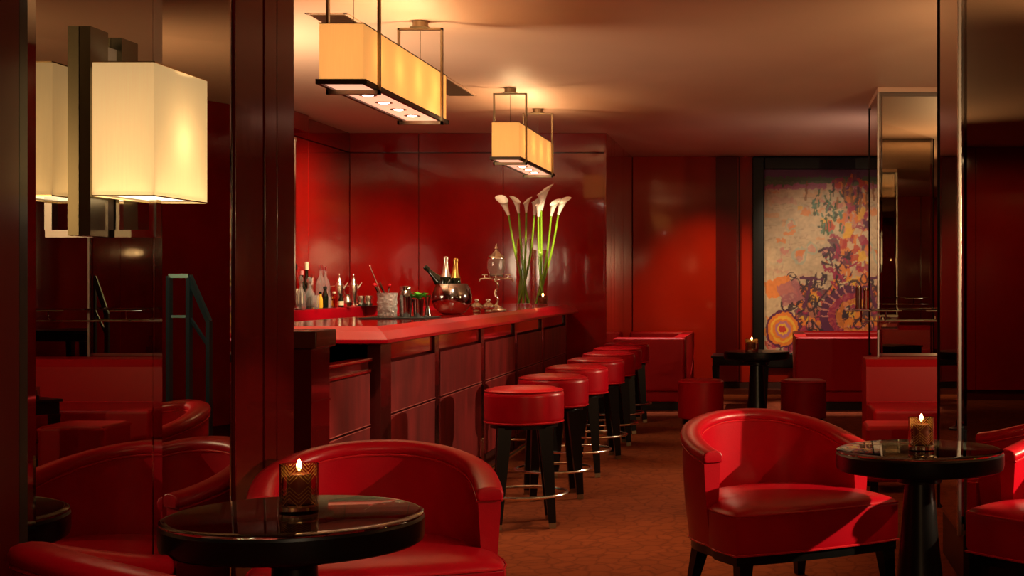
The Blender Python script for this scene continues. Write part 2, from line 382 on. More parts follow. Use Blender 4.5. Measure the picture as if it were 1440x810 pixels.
MB().box(-1.68, 3.4, 17.38, 17.46, 0, 0.115).build('skirting', 'skirt', wk)
MB().box(-0.9, 0.2, 17.0, 17.38, 0, 0.05).build('floor_step', 'brown', wk)
wg = struct('wall_right', MB().box(3.43, 3.6, -3.6, 17.5, 0, CEIL), 'lacquer_dark', 'red lacquer wall of the side bay')
for k in range(16):
    a = -3.5 + k * 1.306
    MB().box(3.40, 3.43, a + 0.003, a + 1.303, 0.12, CEIL, 0.004).build('lacquer_panel', 'lacquer', wg)
wn = struct('wall_rear', MB().box(-2.1, 3.6, -3.7, -3.53, 0, CEIL), 'lacquer_dark', 'red lacquer wall behind the viewer')
for k in range(5):
    a = -1.93 + k * 1.066
    MB().box(a + 0.003, a + 1.063, -3.53, -3.50, 0.12, CEIL, 0.004).build('lacquer_panel', 'lacquer', wn)

# mirror-clad pillars
def pillar(name, x0, x1, y0, y1, z0, ztop, label, base='skirt'):
    p = struct(name, MB().box(x0 + 0.02, x1 - 0.02, y0 + 0.02, y1 - 0.02, 0, CEIL), base, label)
    for nm, c, wid, rz in (('mirror_panel', ((x0 + x1) / 2, y0 + 0.008, 0), x1 - x0 - 0.004, -PI / 2),
                           ('mirror_panel', (x0 + 0.008, (y0 + y1) / 2, 0), y1 - y0 - 0.004, PI),
                           ('mirror_panel', ((x0 + x1) / 2, y1 - 0.008, 0), x1 - x0 - 0.004, PI / 2),
                           ('mirror_panel', (x1 - 0.008, (y0 + y1) / 2, 0), y1 - y0 - 0.004, 0)):
        mirror_panel(nm, c, wid, z0, ztop, rz, p, 0.032, m='mirror')
    for xx in (x0, x1):
        MB().box(xx - 0.009, xx + 0.009, y0 - 0.009, y0 + 0.009, z0, ztop, 0.003).build('corner_trim', 'brushed', p, 0)
    for xx in (x0, x1):
        MB().box(xx - 0.006, xx + 0.006, y1 - 0.006, y1 + 0.006, z0, ztop).build('corner_trim', 'black', p, 0)
    if ztop < CEIL - 0.02:
        MB().box(x0 - 0.004, x1 + 0.004, y0 - 0.004, y1 + 0.004, ztop + 0.002, CEIL - 0.002, 0.003).build('cap', 'ceiling', p)
    return p
pillar('trim_2', 0.841, 1.75, 6.32, 7.11, 0.22, CEIL - 0.004, 'nearer mirror-clad pillar beside the right-hand table')
pillar('trim_3', 0.849, 1.72, 11.17, 12.2, 0.72, CEIL - 0.045, 'farther mirror-clad pillar overlapping the painting')

# ceiling grille
g = thing('ceiling_vent', 'long slatted air grille let into the ceiling behind the lamps', 'vent', (-2.53, 9.9, CEIL))
MB().box(-0.10, 0.10, -1.78, 1.78, -0.003, -0.0005).build('backing', 'black', g)
fr = MB()
for s_ in (-1, 1):
    fr.box(s_ * 0.11 - 0.01, s_ * 0.11 + 0.01, -1.80, 1.80, -0.005, 0)
    fr.box(-0.12, 0.12, s_ * 1.79 - 0.01, s_ * 1.79 + 0.01, -0.005, 0)
fr.build('frame', 'ceiling', g)
for k in range(118):
    yy = -1.77 + k * 0.03
    MB().box(-0.10, 0.10, yy - 0.007, yy + 0.007, -0.010, -0.003).build('slat', 'bronze', g, 0)

# ------------------------------------------------------------------ pendant lamps over the bar
def pendant(loc, label):
    t = thing('pendant_lamp', label, 'lamp', loc, 0, 'box pendants over the bar')
    # local origin: on the ceiling over the lamp's middle; x half width .106, y half length .87
    hx, hy, zt, zb = 0.106, 0.87, 2.590 - CEIL, 2.318 - CEIL
    ins = 0.0015
    sh = MB()
    o_ = [(-hx, -hy), (hx, -hy), (hx, hy), (-hx, hy)]
    sh.loft([[(x, y, zb) for x, y in o_], [(x, y, zt) for x, y in o_]], cap0=False, cap1=False)
    sh.build('shade', 'shade_pend', t, 0)
    fb = MB()
    e = 0.010
    for s_ in (-1, 1):
        fb.box(s_ * (hx + 0.004) - e, s_ * (hx + 0.004) + e, -hy - 0.012, hy + 0.012, zb - 0.022, zb + 0.002)
        fb.box(-hx - 0.014, hx + 0.014, s_ * (hy + 0.004) - e, s_ * (hy + 0.004) + e, zb - 0.022, zb + 0.002)
    fb.build('bottom_frame', 'bronze_dark', t)
    ft = MB()
    for s_ in (-1, 1):
        ft.box(s_ * hx - 0.003, s_ * hx + 0.003, -hy - 0.003, hy + 0.003, zt - 0.003, zt + 0.002)
        ft.box(-hx - 0.003, hx + 0.003, s_ * hy - 0.003, s_ * hy + 0.003, zt - 0.003, zt + 0.002)
    ft.build('top_frame', 'bronze_dark', t)
    MB().box(-hx + 0.006, hx - 0.006, -hy + 0.006, hy - 0.006, zb - 0.014, zb - 0.009).build('diffuser', 'diffuser', t)
    for k in range(4):
        yy = -0.42 + k * 0.30
        rg = MB(); rg.lathe([(0.030, zb - 0.0145), (0.046, zb - 0.0145), (0.046, zb - 0.017), (0.030, zb - 0.017)], (0, yy, 0), 20)
        r_ = rg.build('spot_ring', 'bronze', t)
        MB().lathe([(0.0, zb - 0.0145), (0.030, zb - 0.0145), (0.030, zb - 0.0165), (0.018, zb - 0.021), (0, zb - 0.022)], (0, yy, 0), 16).build('lens', 'spotlens', r_)
        sp = spot((0, yy, zb - 0.03), (0, yy, zb - 1), 16.0, TUNG, 105, 0.8, 0.02); sp.parent = t
        sp.rotation_euler = (0, 0, 0)
        b_ = bulb((0, -0.60 + k * 0.40, (zt + zb) / 2 + 0.01), 0.55, WARM, 0.025); b_.parent = t
        up = spot((0, -0.60 + k * 0.40, zt - 0.012), (0, -0.60 + k * 0.40, 3), 6.0, WARM, 165, 0.3, 0.02); up.parent = t
    for s_ in (-1, 1):
        yy = s_ * 0.67
        fm = MB(); wx = 0.1265
        fm.box(-wx - 0.006, -wx + 0.006, yy - 0.014, yy + 0.014, zb - 0.045, -0.040)
        fm.box(wx - 0.006, wx + 0.006, yy - 0.014, yy + 0.014, zb - 0.045, -0.040)
        fm.box(-wx - 0.006, wx + 0.006, yy - 0.014, yy + 0.014, -0.052, -0.040)
        fm.box(-wx - 0.006, wx + 0.006, yy - 0.014, yy + 0.014, zb - 0.045, zb - 0.024)
        f_ = fm.build('hanger_frame', 'bronze', t)
        MB().lathe([(0.06, -0.040), (0.06, -0.036), (0.046, -0.034), (0.046, -0.002), (0.055, 0), (0.0, 0)], (0, yy, 0), 24).build('canopy', 'bronze', t)
        MB().tube([(0, yy, -0.05), (0, yy, zt - 0.01)], 0.0015, 6).build('wire', 'bronze_dark', f_)
    return t
pendant((-2.056, 7.69, CEIL), 'nearer long box pendant lamp with cream shade over the bar')
pendant((-2.056, 11.92, CEIL), 'farther, smaller-looking box pendant lamp with cream shade near the back wall')

# ------------------------------------------------------------------ wall lamp
t = thing('wall_lamp', 'glowing parchment box wall lamp on a chrome bracket against the mirror', 'lamp', (XW, 3.87, 0))
zb, zt = 1.35 + 121 * 3.70 / 2000, 1.35 + 309 * 3.70 / 2000
x0, x1 = 0.052, 0.212; y0, y1 = -0.17, 0.18
MB().loft([[(x0, y0, zb), (x1, y0, zb), (x1, y1, zb), (x0, y1, zb)], [(x0, y0, zt), (x1, y0, zt), (x1, y1, zt), (x0, y1, zt)]], cap0=False, cap1=False).build('shade', 'shade_wall', t, 0)
for zz in (zb, zt):
    rm = MB()
    for (xa, xb, ya, yb) in ((x0, x1, y0, y0), (x0, x1, y1, y1), (x0, x0, y0, y1), (x1, x1, y0, y1)):
        rm.box(xa - 0.0016, xb + 0.0016, ya - 0.0016, yb + 0.0016, zz - 0.0016, zz + 0.0016)
    rm.build('shade_rim', 'brass', t)
MB().box(x0 + 0.004, x1 - 0.004, y0 + 0.004, y1 - 0.004, zb + 0.006, zb + 0.009).build('diffuser', 'diffuser_white', t)
for yy in (-0.085, 0.095):
    MB().box(0.001, 0.030, yy - 0.05, yy + 0.05, 1.35 + 62 * 3.9 / 2000, 1.35 + 358 * 3.75 / 2000).build('back_plate', 'steel_dark', t, 0)
MB().box(0.001, 0.016, -0.036, 0.046, 1.35 + 62 * 3.9 / 2000, 1.35 + 340 * 3.75 / 2000).build('back_plate_core', 'bronze_dark', t)
za = 1.35 + 62 * 3.87 / 2000
MB().box(0.0, 0.150, -0.016, 0.016, za, za + 0.020).build('arm', 'chrome', t, 0)
MB().box(0.132, 0.152, -0.016, 0.016, za + 0.02, zb + 0.006).build('upright', 'chrome', t, 0)
MB().box(0.034, 0.050, -0.012, 0.012, za + 0.02, zb + 0.006).build('upright', 'chrome', t, 0)
b_ = bulb((0.135, 0.02, (zt + zb) / 2 - 0.01), 0.46, TUNG, 0.035); b_.parent = t
up = spot((0.13, 0.02, zt - 0.012), (0.13, 0.02, 5), 5.0, TUNG, 160, 0.3, 0.02); up.parent = t

# ------------------------------------------------------------------ bar
bar_t = thing('bar_counter', 'long red bar counter with padded edge and leather front panels', 'bar counter', (-2.0, 7.0, 0))
L = lambda x, y: (x + 2.0, y - 7.0)
ZT, ZL = 1.125, 1.064
lip = [L(-4.2, 6.99), L(-1.88, 6.99), L(-1.88, 13.95), L(-2.07, 14.63)]
inn = [L(-4.2, 7.16), L(-1.985, 7.16), L(-1.985, 13.88), L(-2.17, 14.63)]
poly = inn + [L(-2.66, 14.63), L(-2.66, 7.78), L(-4.2, 7.78)]
ct = MB(); ct.prism(poly, ZT - 0.045, ZT); ct.build('counter_top', 'lacquer', bar_t, 20)
bd = MB(); n = len(lip)
mid = [((a[0] * 0.5 + b_[0] * 0.5), (a[1] * 0.5 + b_[1] * 0.5)) for a, b_ in zip(lip, inn)]
rows = [[(x, y, ZT) for x, y in inn], [(x, y, (ZT + ZL) / 2 + 0.008) for x, y in mid], [(x, y, ZL) for x, y in lip],
        [(x, y, ZL - 0.016) for x, y in lip], [(x - 0.02 if i else x, y + 0.02, ZL - 0.022) for i, (x, y) in enumerate(lip)], [(x, y, ZL - 0.022) for x, y in inn]]
for i in range(len(rows) - 1):
    for j in range(n - 1):
        bd.add([rows[i][j], rows[i][j + 1], rows[i + 1][j + 1], rows[i + 1][j]], [(0, 1, 2, 3)])
bd.build('padded_edge', 'leather', bar_t, 30)
MB().box(-2.56 + 2, -2.05 + 2, 7.42 - 7, 14.0 - 7, 0, ZT - 0.05).build('body', 'lacquer_dark', bar_t)
MB().box(-4.2 + 2, -2.05 + 2, 7.42 - 7, 7.70 - 7, 0, ZT - 0.05).build('body', 'lacquer_dark', bar_t)
posts = [7.27, 8.50, 9.86, 11.16, 12.48, 13.93]
for i, yy in enumerate(posts):
    wd = 0.20 if i == 0 else 0.11
    MB().box(-0.06, -0.004 if i else 0.010, yy - 7, yy - 7 + wd, 0, ZL - 0.03, 0.003).build('post', 'lacquer_bar', bar_t)
for a, b_ in zip(posts, posts[1:]):
    a2 = a + (0.215 if a < 7.3 else 0.125); b2 = b_ - 0.015
    MB().box(-0.055, -0.02, a2 - 7, b2 - 7, 0.94, ZL - 0.03, 0.002).build('fascia', 'lacquer', bar_t)
    MB().box(-0.05, 0.002, a2 - 7, b2 - 7, 0.655, 0.925, 0.005).build('front_panel', 'hide', bar_t)
    MB().box(-0.05, 0.002, a2 - 7, b2 - 7, 0.14, 0.645, 0.005).build('front_panel', 'hide', bar_t)
    MB().box(-0.05, -0.012, a2 - 7, b2 - 7, 0, 0.13).build('kick_board', 'skirt', bar_t)
    for zz in (0.643, 0.658): MB().tube([(0.002, a2 - 7, zz), (0.002, b2 - 7, zz)], 0.0028, 6).build('seam', 'seam', bar_t)
fr = MB(); fr.tube([(0.22, 0.55, 0.16), (0.22, 6.75, 0.16)], 0.016, 10); rl = fr.build('foot_rail', 'brass', bar_t)
for yy in (0.7, 2.2, 3.7, 5.2, 6.6):
    q = MB(); q.tube([(0.22, yy, 0.16), (0.02, yy, 0.16)], 0.010, 8); q.tube([(0.22, yy, 0.16), (0.22, yy, 0.0)], 0.008, 8); q.build('bracket', 'brass', rl)

# low gate at the near end with its post
gt = thing('bar_gate', 'low red leather gate with a rail at the near end of the bar', 'gate', (-2.03, 6.75, 0))
MB().box(-0.03, 0.0, -0.47, 0.47, 0.62, 0.885, 0.005).build('gate_panel', 'hide', gt)
MB().box(-0.03, 0.0, -0.47, 0.47, 0.10, 0.612, 0.005).build('gate_panel', 'hide', gt)
MB().box(-0.05, 0.004, -0.475, 0.475, 0.888, 0.905, 0.003).build('ledge', 'lacquer', gt)
MB().box(-0.05, -0.012, -0.475, 0.475, 0.905, 0.945).build('back_strip', 'lacquer_dark', gt)
MB().box(-0.06, 0.01, -0.475, 0.475, 0.945, 0.965, 0.006).build('rail', 'lacquer', gt)
for zz in (0.61, 0.625): MB().tube([(0.0, -0.47, zz), (0.0, 0.47, zz)], 0.0028, 6).build('seam', 'seam', gt)
MB().box(-0.03, -0.01, -0.47, 0.47, 0, 0.10).build('plinth', 'skirt', gt)
gp = thing('gate_post', 'square brown capped end post beside the bar gate', 'post', (-2.13, 6.1, 0))
MB().box(-0.17, 0.195, -0.1, 0.15, 0, 1.065, 0.004).build('shaft', 'lacquer_dark', gp)
MB().box(-0.19, 0.222, -0.12, 0.16, 1.067, 1.143, 0.008).build('cap', 'brown', gp)
bx = MB(); bx.box(-0.168, 0.197, -0.102, 0.152, 0.83, 0.84); bx.build('band', 'lacquer_dark', gp)

# back bar ledge
bb = thing('back_bar', 'low red back bar ledge holding bottles along the left wall', 'shelf', (-4.2, 12.0, 0))
MB().box(-0.124, 0.10, -4.1, 2.64, 1.0, 1.10, 0.006).build('ledge', 'leather', bb)
MB().box(-0.124, 0.06, -4.1, 2.64, 0, 0.995).build('cabinet', 'lacquer_dark', bb)
bb = thing('back_bar', 'low red back bar ledge along the rear wall, right of the corner', 'shelf', (-3.4, 14.53, 0))
MB().box(-0.698, 0.70, -0.11, 0.11, 1.0, 1.10, 0.006).build('ledge', 'leather', bb)
MB().box(-0.698, 0.70, -0.07, 0.11, 0, 0.995).build('cabinet', 'lacquer_dark', bb)
pl = thing('shelf_pole', 'slim chrome pole rising from the back bar ledge', 'pole', (px(414.5, 12.45), 12.45, 1.10))
MB().tube([(0, 0, 0), (0, 0, 1.48)], 0.012, 10).build('shaft', 'chrome', pl)
MB().lathe([(0.02, 1.48), (0.02, 1.50), (0.012, 1.515), (0, 1.52)], (0, 0, 0), 12).build('finial', 'chrome', pl)
MB().lathe([(0.03, 0), (0.03, 0.012), (0.013, 0.018)], (0, 0, 0), 14).build('foot', 'chrome', pl)

# ------------------------------------------------------------------ bar stools
def make_stool(label):
    t = thing('bar_stool', label, 'stool', (0, 0, 0), 0, 'bar stools along the counter')
    pr = [(0.0, 0.772), (0.10, 0.770), (0.17, 0.764), (0.205, 0.752), (0.218, 0.735), (0.220, 0.72), (0.220, 0.60), (0.216, 0.575), (0.205, 0.568), (0.0, 0.568)]
    MB().lathe(pr, (0, 0, 0), 40).build('seat', 'leather', t, 50)
    for z, r in ((0.748, 0.213), (0.578, 0.219)):
        MB().tube([(r * math.cos(a * PI / 20), r * math.sin(a * PI / 20), z) for a in range(40)], 0.0042, 6, True).build('piping', 'piping', t)
    MB().lathe([(0, 0.545), (0.185, 0.545), (0.185, 0.570), (0, 0.570)], (0, 0, 0), 32).build('seat_base', 'blackwood', t)
    for k in range(4):
        a = PI / 4 + k * PI / 2
        c, s_ = math.cos(a), math.sin(a)
        lg = MB(); lg.bar((c * 0.155, s_ * 0.155, 0.55), (c * 0.205, s_ * 0.205, 0.03), 0.076, 0.076, 0.040, 0.040)
        l = lg.build('leg', 'blackwood', t)
        q = MB(); q.bar((c * 0.205, s_ * 0.205, 0.03), (c * 0.207, s_ * 0.207, 0.0), 0.037, 0.037); q.build('foot_cap', 'bronze', l)
    MB().tube([(0.235 * math.cos(a * PI / 24), 0.235 * math.sin(a * PI / 24), 0.178) for a in range(48)], 0.009, 8, True).build('foot_ring', 'silver', t)
    return t
st_y = [7.90, 8.93, 9.94, 10.90, 11.80, 12.72, 13.72]
st_p = [737, 778, 811, 838, 856, 868, 881]
ordn = ['nearest to the viewer', 'second from the viewer', 'third from the viewer', 'fourth from the viewer', 'fifth from the viewer', 'sixth from the viewer', 'last, beside the far banquette']
s0 = None
for i in range(7):
    lab = 'round red leather bar stool with footring, %s in the row' % ordn[i]
    loc = (px(st_p[i], st_y[i]), st_y[i], 0); rz = 0.22 + 0.1 * math.sin(i * 2.3)
    if s0 is None:
        s0 = make_stool(lab); s0.location = loc; s0.rotation_euler = (0, 0, rz)
    else: dup(s0, loc, rz, lab)

# ------------------------------------------------------------------ armchairs
def make_armchair(label):
    t = thing('armchair', label, 'armchair', (0, 0, 0), 0, 'red leather tub armchairs')
    N = 44; path = []
    for i in range(N + 1):
        s = PI * i / N
        wdt = 0.372 + 0.022 * math.sin(s) + 0.018 * math.sin(2 * min(s, PI - s)) ** 2
        x = -math.copysign(abs(math.cos(s)) ** 0.86, math.cos(s)) * wdt
        yy = -0.115 + 0.44 * math.sin(s) ** 0.92
        path.append(Vector((x, yy, 0)))
    hts = [0.645 + 0.125 * math.sin(PI * i / N) ** 1.15 for i in range(N + 1)]
    nrm = []
    for i in range(N + 1):
        tg = (path[min(i + 1, N)] - path[max(i - 1, 0)]).normalized()
        nrm.append(Vector((-tg.y, tg.x, 0)))
    if nrm[N // 2].y < 0: nrm = [-q for q in nrm]
    P = lambda i, n_, z: (path[i] + nrm[i] * n_ + Vector((0, 0, z)))[:]
    inner, outer, rail, pi_, po_ = [], [], [], [], []
    for i in range(N + 1):
        h = hts[i]
        inner.append([P(i, -0.02, 0.30), P(i, -0.032, 0.45), P(i, -0.040, h - 0.05), P(i, -0.02, h - 0.045), P(i, 0.02, h - 0.045),
                      P(i, 0.038, h - 0.05), P(i, 0.036, 0.55), P(i, 0.026, 0.40), P(i, 0.008, 0.25), P(i, -0.01, 0.25)])
        rl_ = [(-0.040, h - 0.050), (-0.047, h - 0.040), (-0.048, h - 0.024), (-0.040, h - 0.008), (-0.022, h - 0.001), (0, h + 0.001), (0.022, h - 0.002), (0.040, h - 0.009), (0.047, h - 0.024), (0.046, h - 0.040), (0.037, h - 0.050)]
        rail.append([P(i, a, b) for a, b in rl_])
        pi_.append(P(i, -0.042, h - 0.050)); po_.append(P(i, 0.041, h - 0.050))
    MB().loft(inner).build('back_shell', 'leather', t, 50)
    # the rail, its ends rolled over
    def shrink(loop, f, dy):
        c = Vector((0, 0, 0))
        for q in loop: c += Vector(q)
        c /= len(loop)
        return [((Vector(q) - c) * f + c + dy)[:] for q in loop]
    d0 = (path[0] - path[1]).normalized(); d1 = (path[N] - path[N - 1]).normalized()
    rail = [shrink(rail[0], 0.8, d0 * 0.012), shrink(rail[0], 0.96, d0 * 0.008)] + rail + [shrink(rail[-1], 0.96, d1 * 0.008), shrink(rail[-1], 0.8, d1 * 0.012)]
    MB().loft(rail).build('arm_rail', 'leather', t, 55)
    MB().tube(pi_, 0.0045, 6).build('piping', 'piping', t)
    MB().tube(po_, 0.0045, 6).build('piping', 'piping', t)
    # T-shaped seat
    ol = []
    for k in range(13):
        u = -1 + k / 6
        ol.append((0.395 * u, -0.365 - 0.030 * (1 - u * u)))
    ol += [(0.408, -0.30), (0.408, -0.20), (0.398, -0.135), (0.345, -0.118)]
    inn_ = [(path[i] - nrm[i] * 0.036) for i in range(N - 1, 0, -3)]
    ol += [(q.x, q.y) for q in inn_ if q.y > -0.10]
    ol += [(-0.345, -0.118), (-0.398, -0.135), (-0.408, -0.20), (-0.408, -0.30)]
    cx, cy = 0, -0.08
    sc = lambda f, z: [((x - cx) * f + cx, (y - cy) * f + cy, z) for x, y in ol]
    MB().loft([sc(0.985, 0.248), sc(1.0, 0.27), sc(1.0, 0.395), sc(0.992, 0.408), sc(0.95, 0.424), sc(0.85, 0.438), sc(0.65, 0.449), sc(0.4, 0.455), sc(0.15, 0.457)]).build('seat', 'leather', t, 60)
    MB().tube(sc(0.998, 0.407), 0.0045, 6, True).build('seat_piping', 'piping', t)
    fo = [(x, y) for x, y in ol[:13]] + [(0.40, -0.18)]
    for i in range(N, -1, -2):
        q = path[i] + nrm[i] * 0.006
        fo.append((q.x, q.y))
    fo += [(-0.40, -0.18)]
    MB().tube([(x * 1.004, y * 1.004, 0.247) for x, y in fo], 0.005, 6, True).build('base_piping', 'piping', t)
    MB().prism([(x * 0.985, y * 0.985) for x, y in fo], 0.205, 0.246).build('base_frame', 'blackwood', t)
    for x, yy, dx, dy in ((-0.345, -0.335, -0.02, -0.015), (0.345, -0.335, 0.02, -0.015), (-0.25, 0.21, -0.03, 0.05), (0.25, 0.21, 0.03, 0.05)):
        lg = MB(); lg.bar((x, yy, 0.215), (x + dx, yy + dy, 0.0), 0.062, 0.062, 0.036, 0.036); lg.build('leg', 'blackwood', t)
    return t
R = math.radians
a0 = make_armchair('red leather tub armchair at the right-hand table, lit inside its back')
a0.location = (0.023, 6.21, 0); a0.rotation_euler = (0, 0, R(30))
dup(a0, (-1.354, 4.90, 0), R(16.5), 'red leather tub armchair facing out behind the candlelit left-hand table')
dup(a0, (-1.355, 3.34, 0), R(140), 'red leather tub armchair with its back to the viewer at the bottom edge')
dup(a0, (1.34, 5.80, 0), R(-45), 'red leather tub armchair cut by the right edge beside the mirrored pillar')

# ------------------------------------------------------------------ round tables
def make_table(name, label, r, top, loc, base_r=0.2, glass_top=True, group='round black pedestal tables'):
    t = thing(name, label, 'table', loc, 0, group)
    gz = 0.012 if glass_top else 0
    MB().lathe([(0, top - gz - 0.072), (r - 0.012, top - gz - 0.072), (r - 0.003, top - gz - 0.066), (r, top - gz - 0.05), (r, top - gz - 0.008), (r - 0.006, top - gz), (0, top - gz)], (0, 0, 0), 72).build('tabletop', 'blackwood', t, 30)
    if glass_top:
        MB().lathe([(0, top - 0.0115), (r - 0.004, top - 0.0115), (r - 0.003, top - 0.006), (r - 0.02, top), (0, top)], (0, 0, 0), 72).build('glass_top', 'greenglass', t, 20)
    z = top - gz - 0.072
    MB().lathe([(0, z - 0.055), (0.075, z - 0.055), (0.09, z - 0.052), (0.09, z - 0.03), (0.125, z - 0.026), (0.13, z - 0.003), (0, z - 0.003)], (0, 0, 0), 40).build('collar', 'blackwood', t, 30)
    MB().lathe([(0, 0.03), (0.115, 0.03), (0.10, 0.10), (0.078, 0.30), (0.060, z - 0.055), (0, z - 0.055)], (0, 0, 0), 40).build('pedestal', 'blackwood', t, 30)
    MB().lathe([(0, 0), (base_r, 0), (base_r, 0.012), (base_r - 0.03, 0.026), (0, 0.03)], (0, 0, 0), 48).build('foot', 'blackwood', t, 30)
    return t
T1 = (-1.312, 3.925); T2 = (0.605, 5.76)
make_table('round_table', 'round black pedestal table with glass top nearest the viewer, under the large candle', 0.35, 0.712, (*T1, 0), 0.17)
make_table('round_table', 'round black pedestal table with glass top between two armchairs on the right', 0.34, 0.676, (*T2, 0), 0.16)
make_table('round_table', 'small round black pedestal table far off between the two drum stools', 0.30, 0.715, (px(1064, 13.0), 13.0, 0), 0.17, False)

# ------------------------------------------------------------------ candles in patterned glass
def candle(label, loc, s=1.0, h=0.135, pattern=True, power=0.25, wd=0.052):
    t = thing('candle_holder', label, 'candle', loc, 0.3, 'candles in glass tumblers')
    r = wd * s; h = h * s
    MB().lathe([(0, 0), (r, 0), (r, h), (r - 0.0035 * s, h), (r - 0.004 * s, 0.028 * s), (0, 0.026 * s)], (0, 0, 0), 40).build('tumbler', 'smoke', t, 35)
    MB().lathe([(0, 0.029 * s), (r * 0.62, 0.029 * s), (r * 0.62, h * 0.78), (r * 0.57, h * 0.80), (0, h * 0.79)], (0, 0, 0), 28).build('wax', 'wax', t)
    MB().tube([(0, 0, h * 0.79), (0.001, 0, h * 0.86)], 0.0012 * s, 6).build('wick', 'black', t)
    fl = MB(); fz = h * 0.85
    fl.lathe([(0.001, fz), (0.0065 * s, fz + 0.008 * s), (0.0075 * s, fz + 0.014 * s), (0.005 * s, fz + 0.026 * s), (0.0008, fz + 0.034 * s)], (0, 0, 0), 12).build('flame', 'flame', t)
    b = bulb((0, 0, fz + 0.02 * s), power, (1.0, 0.5, 0.16), 0.008); b.parent = t
    if pattern:
        pt = MB(); rr = r - 0.0048 * s; wl_ = 0.0010 * s
        def strip(a0, z0, a1, z1):
            K = 8
            vs = []
            for k in range(K + 1):
                a = a0 + (a1 - a0) * k / K; z = z0 + (z1 - z0) * k / K
                for dz in (-wl_ * 1.3, wl_ * 1.3): vs.append((rr * math.cos(a), rr * math.sin(a), z + dz))
            pt.add(vs, [(2 * k, 2 * k + 2, 2 * k + 3, 2 * k + 1) for k in range(K)])
        for q in range(6):
            ac = q * PI / 3; da = PI / 6
            for k in range(5):
                zc = h * 0.60; off = h * (0.05 + 0.075 * k); f = 1.0 - 0.02 * k
                ztop = h * 0.97
                # nested chevrons above and below the middle
                strip(ac - da * f, zc + off + h * 0.16, ac, zc + off - h * 0.02) if zc + off + h * 0.16 < ztop else strip(ac - da * f * max(0.1, (ztop - zc - off + h * 0.02) / (h * 0.18)), ztop, ac, zc + off - h * 0.02)
                strip(ac, zc + off - h * 0.02, ac + da * f * min(1, (ztop - zc - off + h * 0.02) / (h * 0.18)), min(ztop, zc + off + h * 0.16))
                strip(ac - da * f, zc - off - h * 0.14, ac, zc - off + h * 0.02) if zc - off - h * 0.14 > h * 0.12 else None
                strip(ac, zc - off + h * 0.02, ac + da * f, zc - off - h * 0.14) if zc - off - h * 0.14 > h * 0.12 else None
        pt.build('gold_pattern', 'etched', t, 0)
        MB().lathe([(r + 0.0002, 0.020 * s), (r + 0.001, 0.020 * s), (r + 0.001, 0.026 * s), (r + 0.0002, 0.026 * s)], (0, 0, 0), 40).build('gold_band', 'brass', t)
    return t
candle('large lit candle in a gold chevron glass on the left-hand table', (-1.300, 3.925, 0.712))
candle('lit candle in a gold chevron glass on the right-hand table', (0.602, 5.66, 0.676))
candle('small lit candle glass on the far round table', (px(1057, 12.9), 12.9, 0.715), 1.0, 0.115, True, 0.15, 0.06)

# ------------------------------------------------------------------ far seating
def drum(label, x, y, r=0.215, h=0.43, grp='low red drum stools'):
    t = thing('drum_stool', label, 'stool', (x, y, 0), 0.4, grp)
    MB().lathe([(0, 0.07), (r * 0.97, 0.07), (r, 0.085), (r, h - 0.03), (r * 0.97, h - 0.012), (r * 0.85, h - 0.002), (0, h)], (0, 0, 0), 40).build('seat', 'leather_smooth', t, 50)
    MB().tube([(r * math.cos(a * PI / 20), r * math.sin(a * PI / 20), h - 0.022) for a in range(40)], 0.004, 6, True).build('piping', 'piping', t)
    for k in range(4):
        a = PI / 4 + k * PI / 2
        q = MB(); q.bar((r * 0.7 * math.cos(a), r * 0.7 * math.sin(a), 0.072), (r * 0.74 * math.cos(a), r * 0.74 * math.sin(a), 0), 0.06, 0.06, 0.045, 0.045); q.build('leg', 'blackwood', t)
    return t
drum('low red drum stool in front of the far left banquette', px(985.5, 13.4), 13.4)
drum('low red drum stool in front of the banquette below the painting', px(1130, 13.4), 13.4)

def banquette(label, x0, x1, y0, y1, top, right_wing):
    t = thing('banquette', label, 'banquette', ((x0 + x1) / 2, (y0 + y1) / 2, 0), 0, 'high backed red leather banquettes')
    hx = (x1 - x0) / 2; hy = (y1 - y0) / 2
    MB().box(-hx, hx, -hy, -hy + 0.16, 0.20, top, 0.03).build('back', 'leather_smooth', t, 50)
    MB().box(-hx + 0.01, hx - 0.01, -hy + 0.03, hy - 0.05, 0.09, 0.20, 0.012).build('base_band', 'leather_smooth', t, 50)
    MB().box(-hx + 0.03, hx - 0.03, -hy + 0.162, hy - 0.162, 0.20, 0.45, 0.03).build('seat', 'leather_smooth', t, 50)
    MB().box(-hx + 0.04, hx - 0.04, -hy + 0.06, hy - 0.08, 0, 0.09).build('plinth', 'black', t)
    s_ = 1 if right_wing else -1
    MB().box(-hx, hx, hy - 0.16, hy, 0.20, top, 0.03).build('rear_back', 'leather_smooth', t, 50)
    # wing at the open end: tall at the back, cut away towards the seat front
    wx0, wx1 = s_ * hx, s_ * (hx - 0.12)
    prof = [(-hy + 0.10, 0.205), (-hy + 0.10, top - 0.002), (hy - 0.10, top - 0.002), (hy - 0.08, top - 0.04), (hy - 0.08, 0.50), (hy - 0.75, 0.30), (hy - 0.75, 0.205)]
    MB().loft([[(wx0, a, b) for a, b in prof], [(wx1, a, b) for a, b in prof]]).build('wing', 'leather_smooth', t, 30)
    MB().tube([(wx0, a, b) for a, b in prof[1:6]], 0.006, 6).build('piping', 'piping', t)
    MB().tube([(-hx, -hy + 0.005, top - 0.02), (hx, -hy + 0.005, top - 0.02)], 0.006, 6).build('piping', 'piping', t)
    return t
banquette('high backed red banquette at the end of the row of bar stools', -1.64, px(963, 14.9), 14.85, 16.75, 0.765, True)
banquette('high backed red banquette standing below the painting', px(1119, 14.9), 1.95, 14.85, 16.75, 0.77, False)
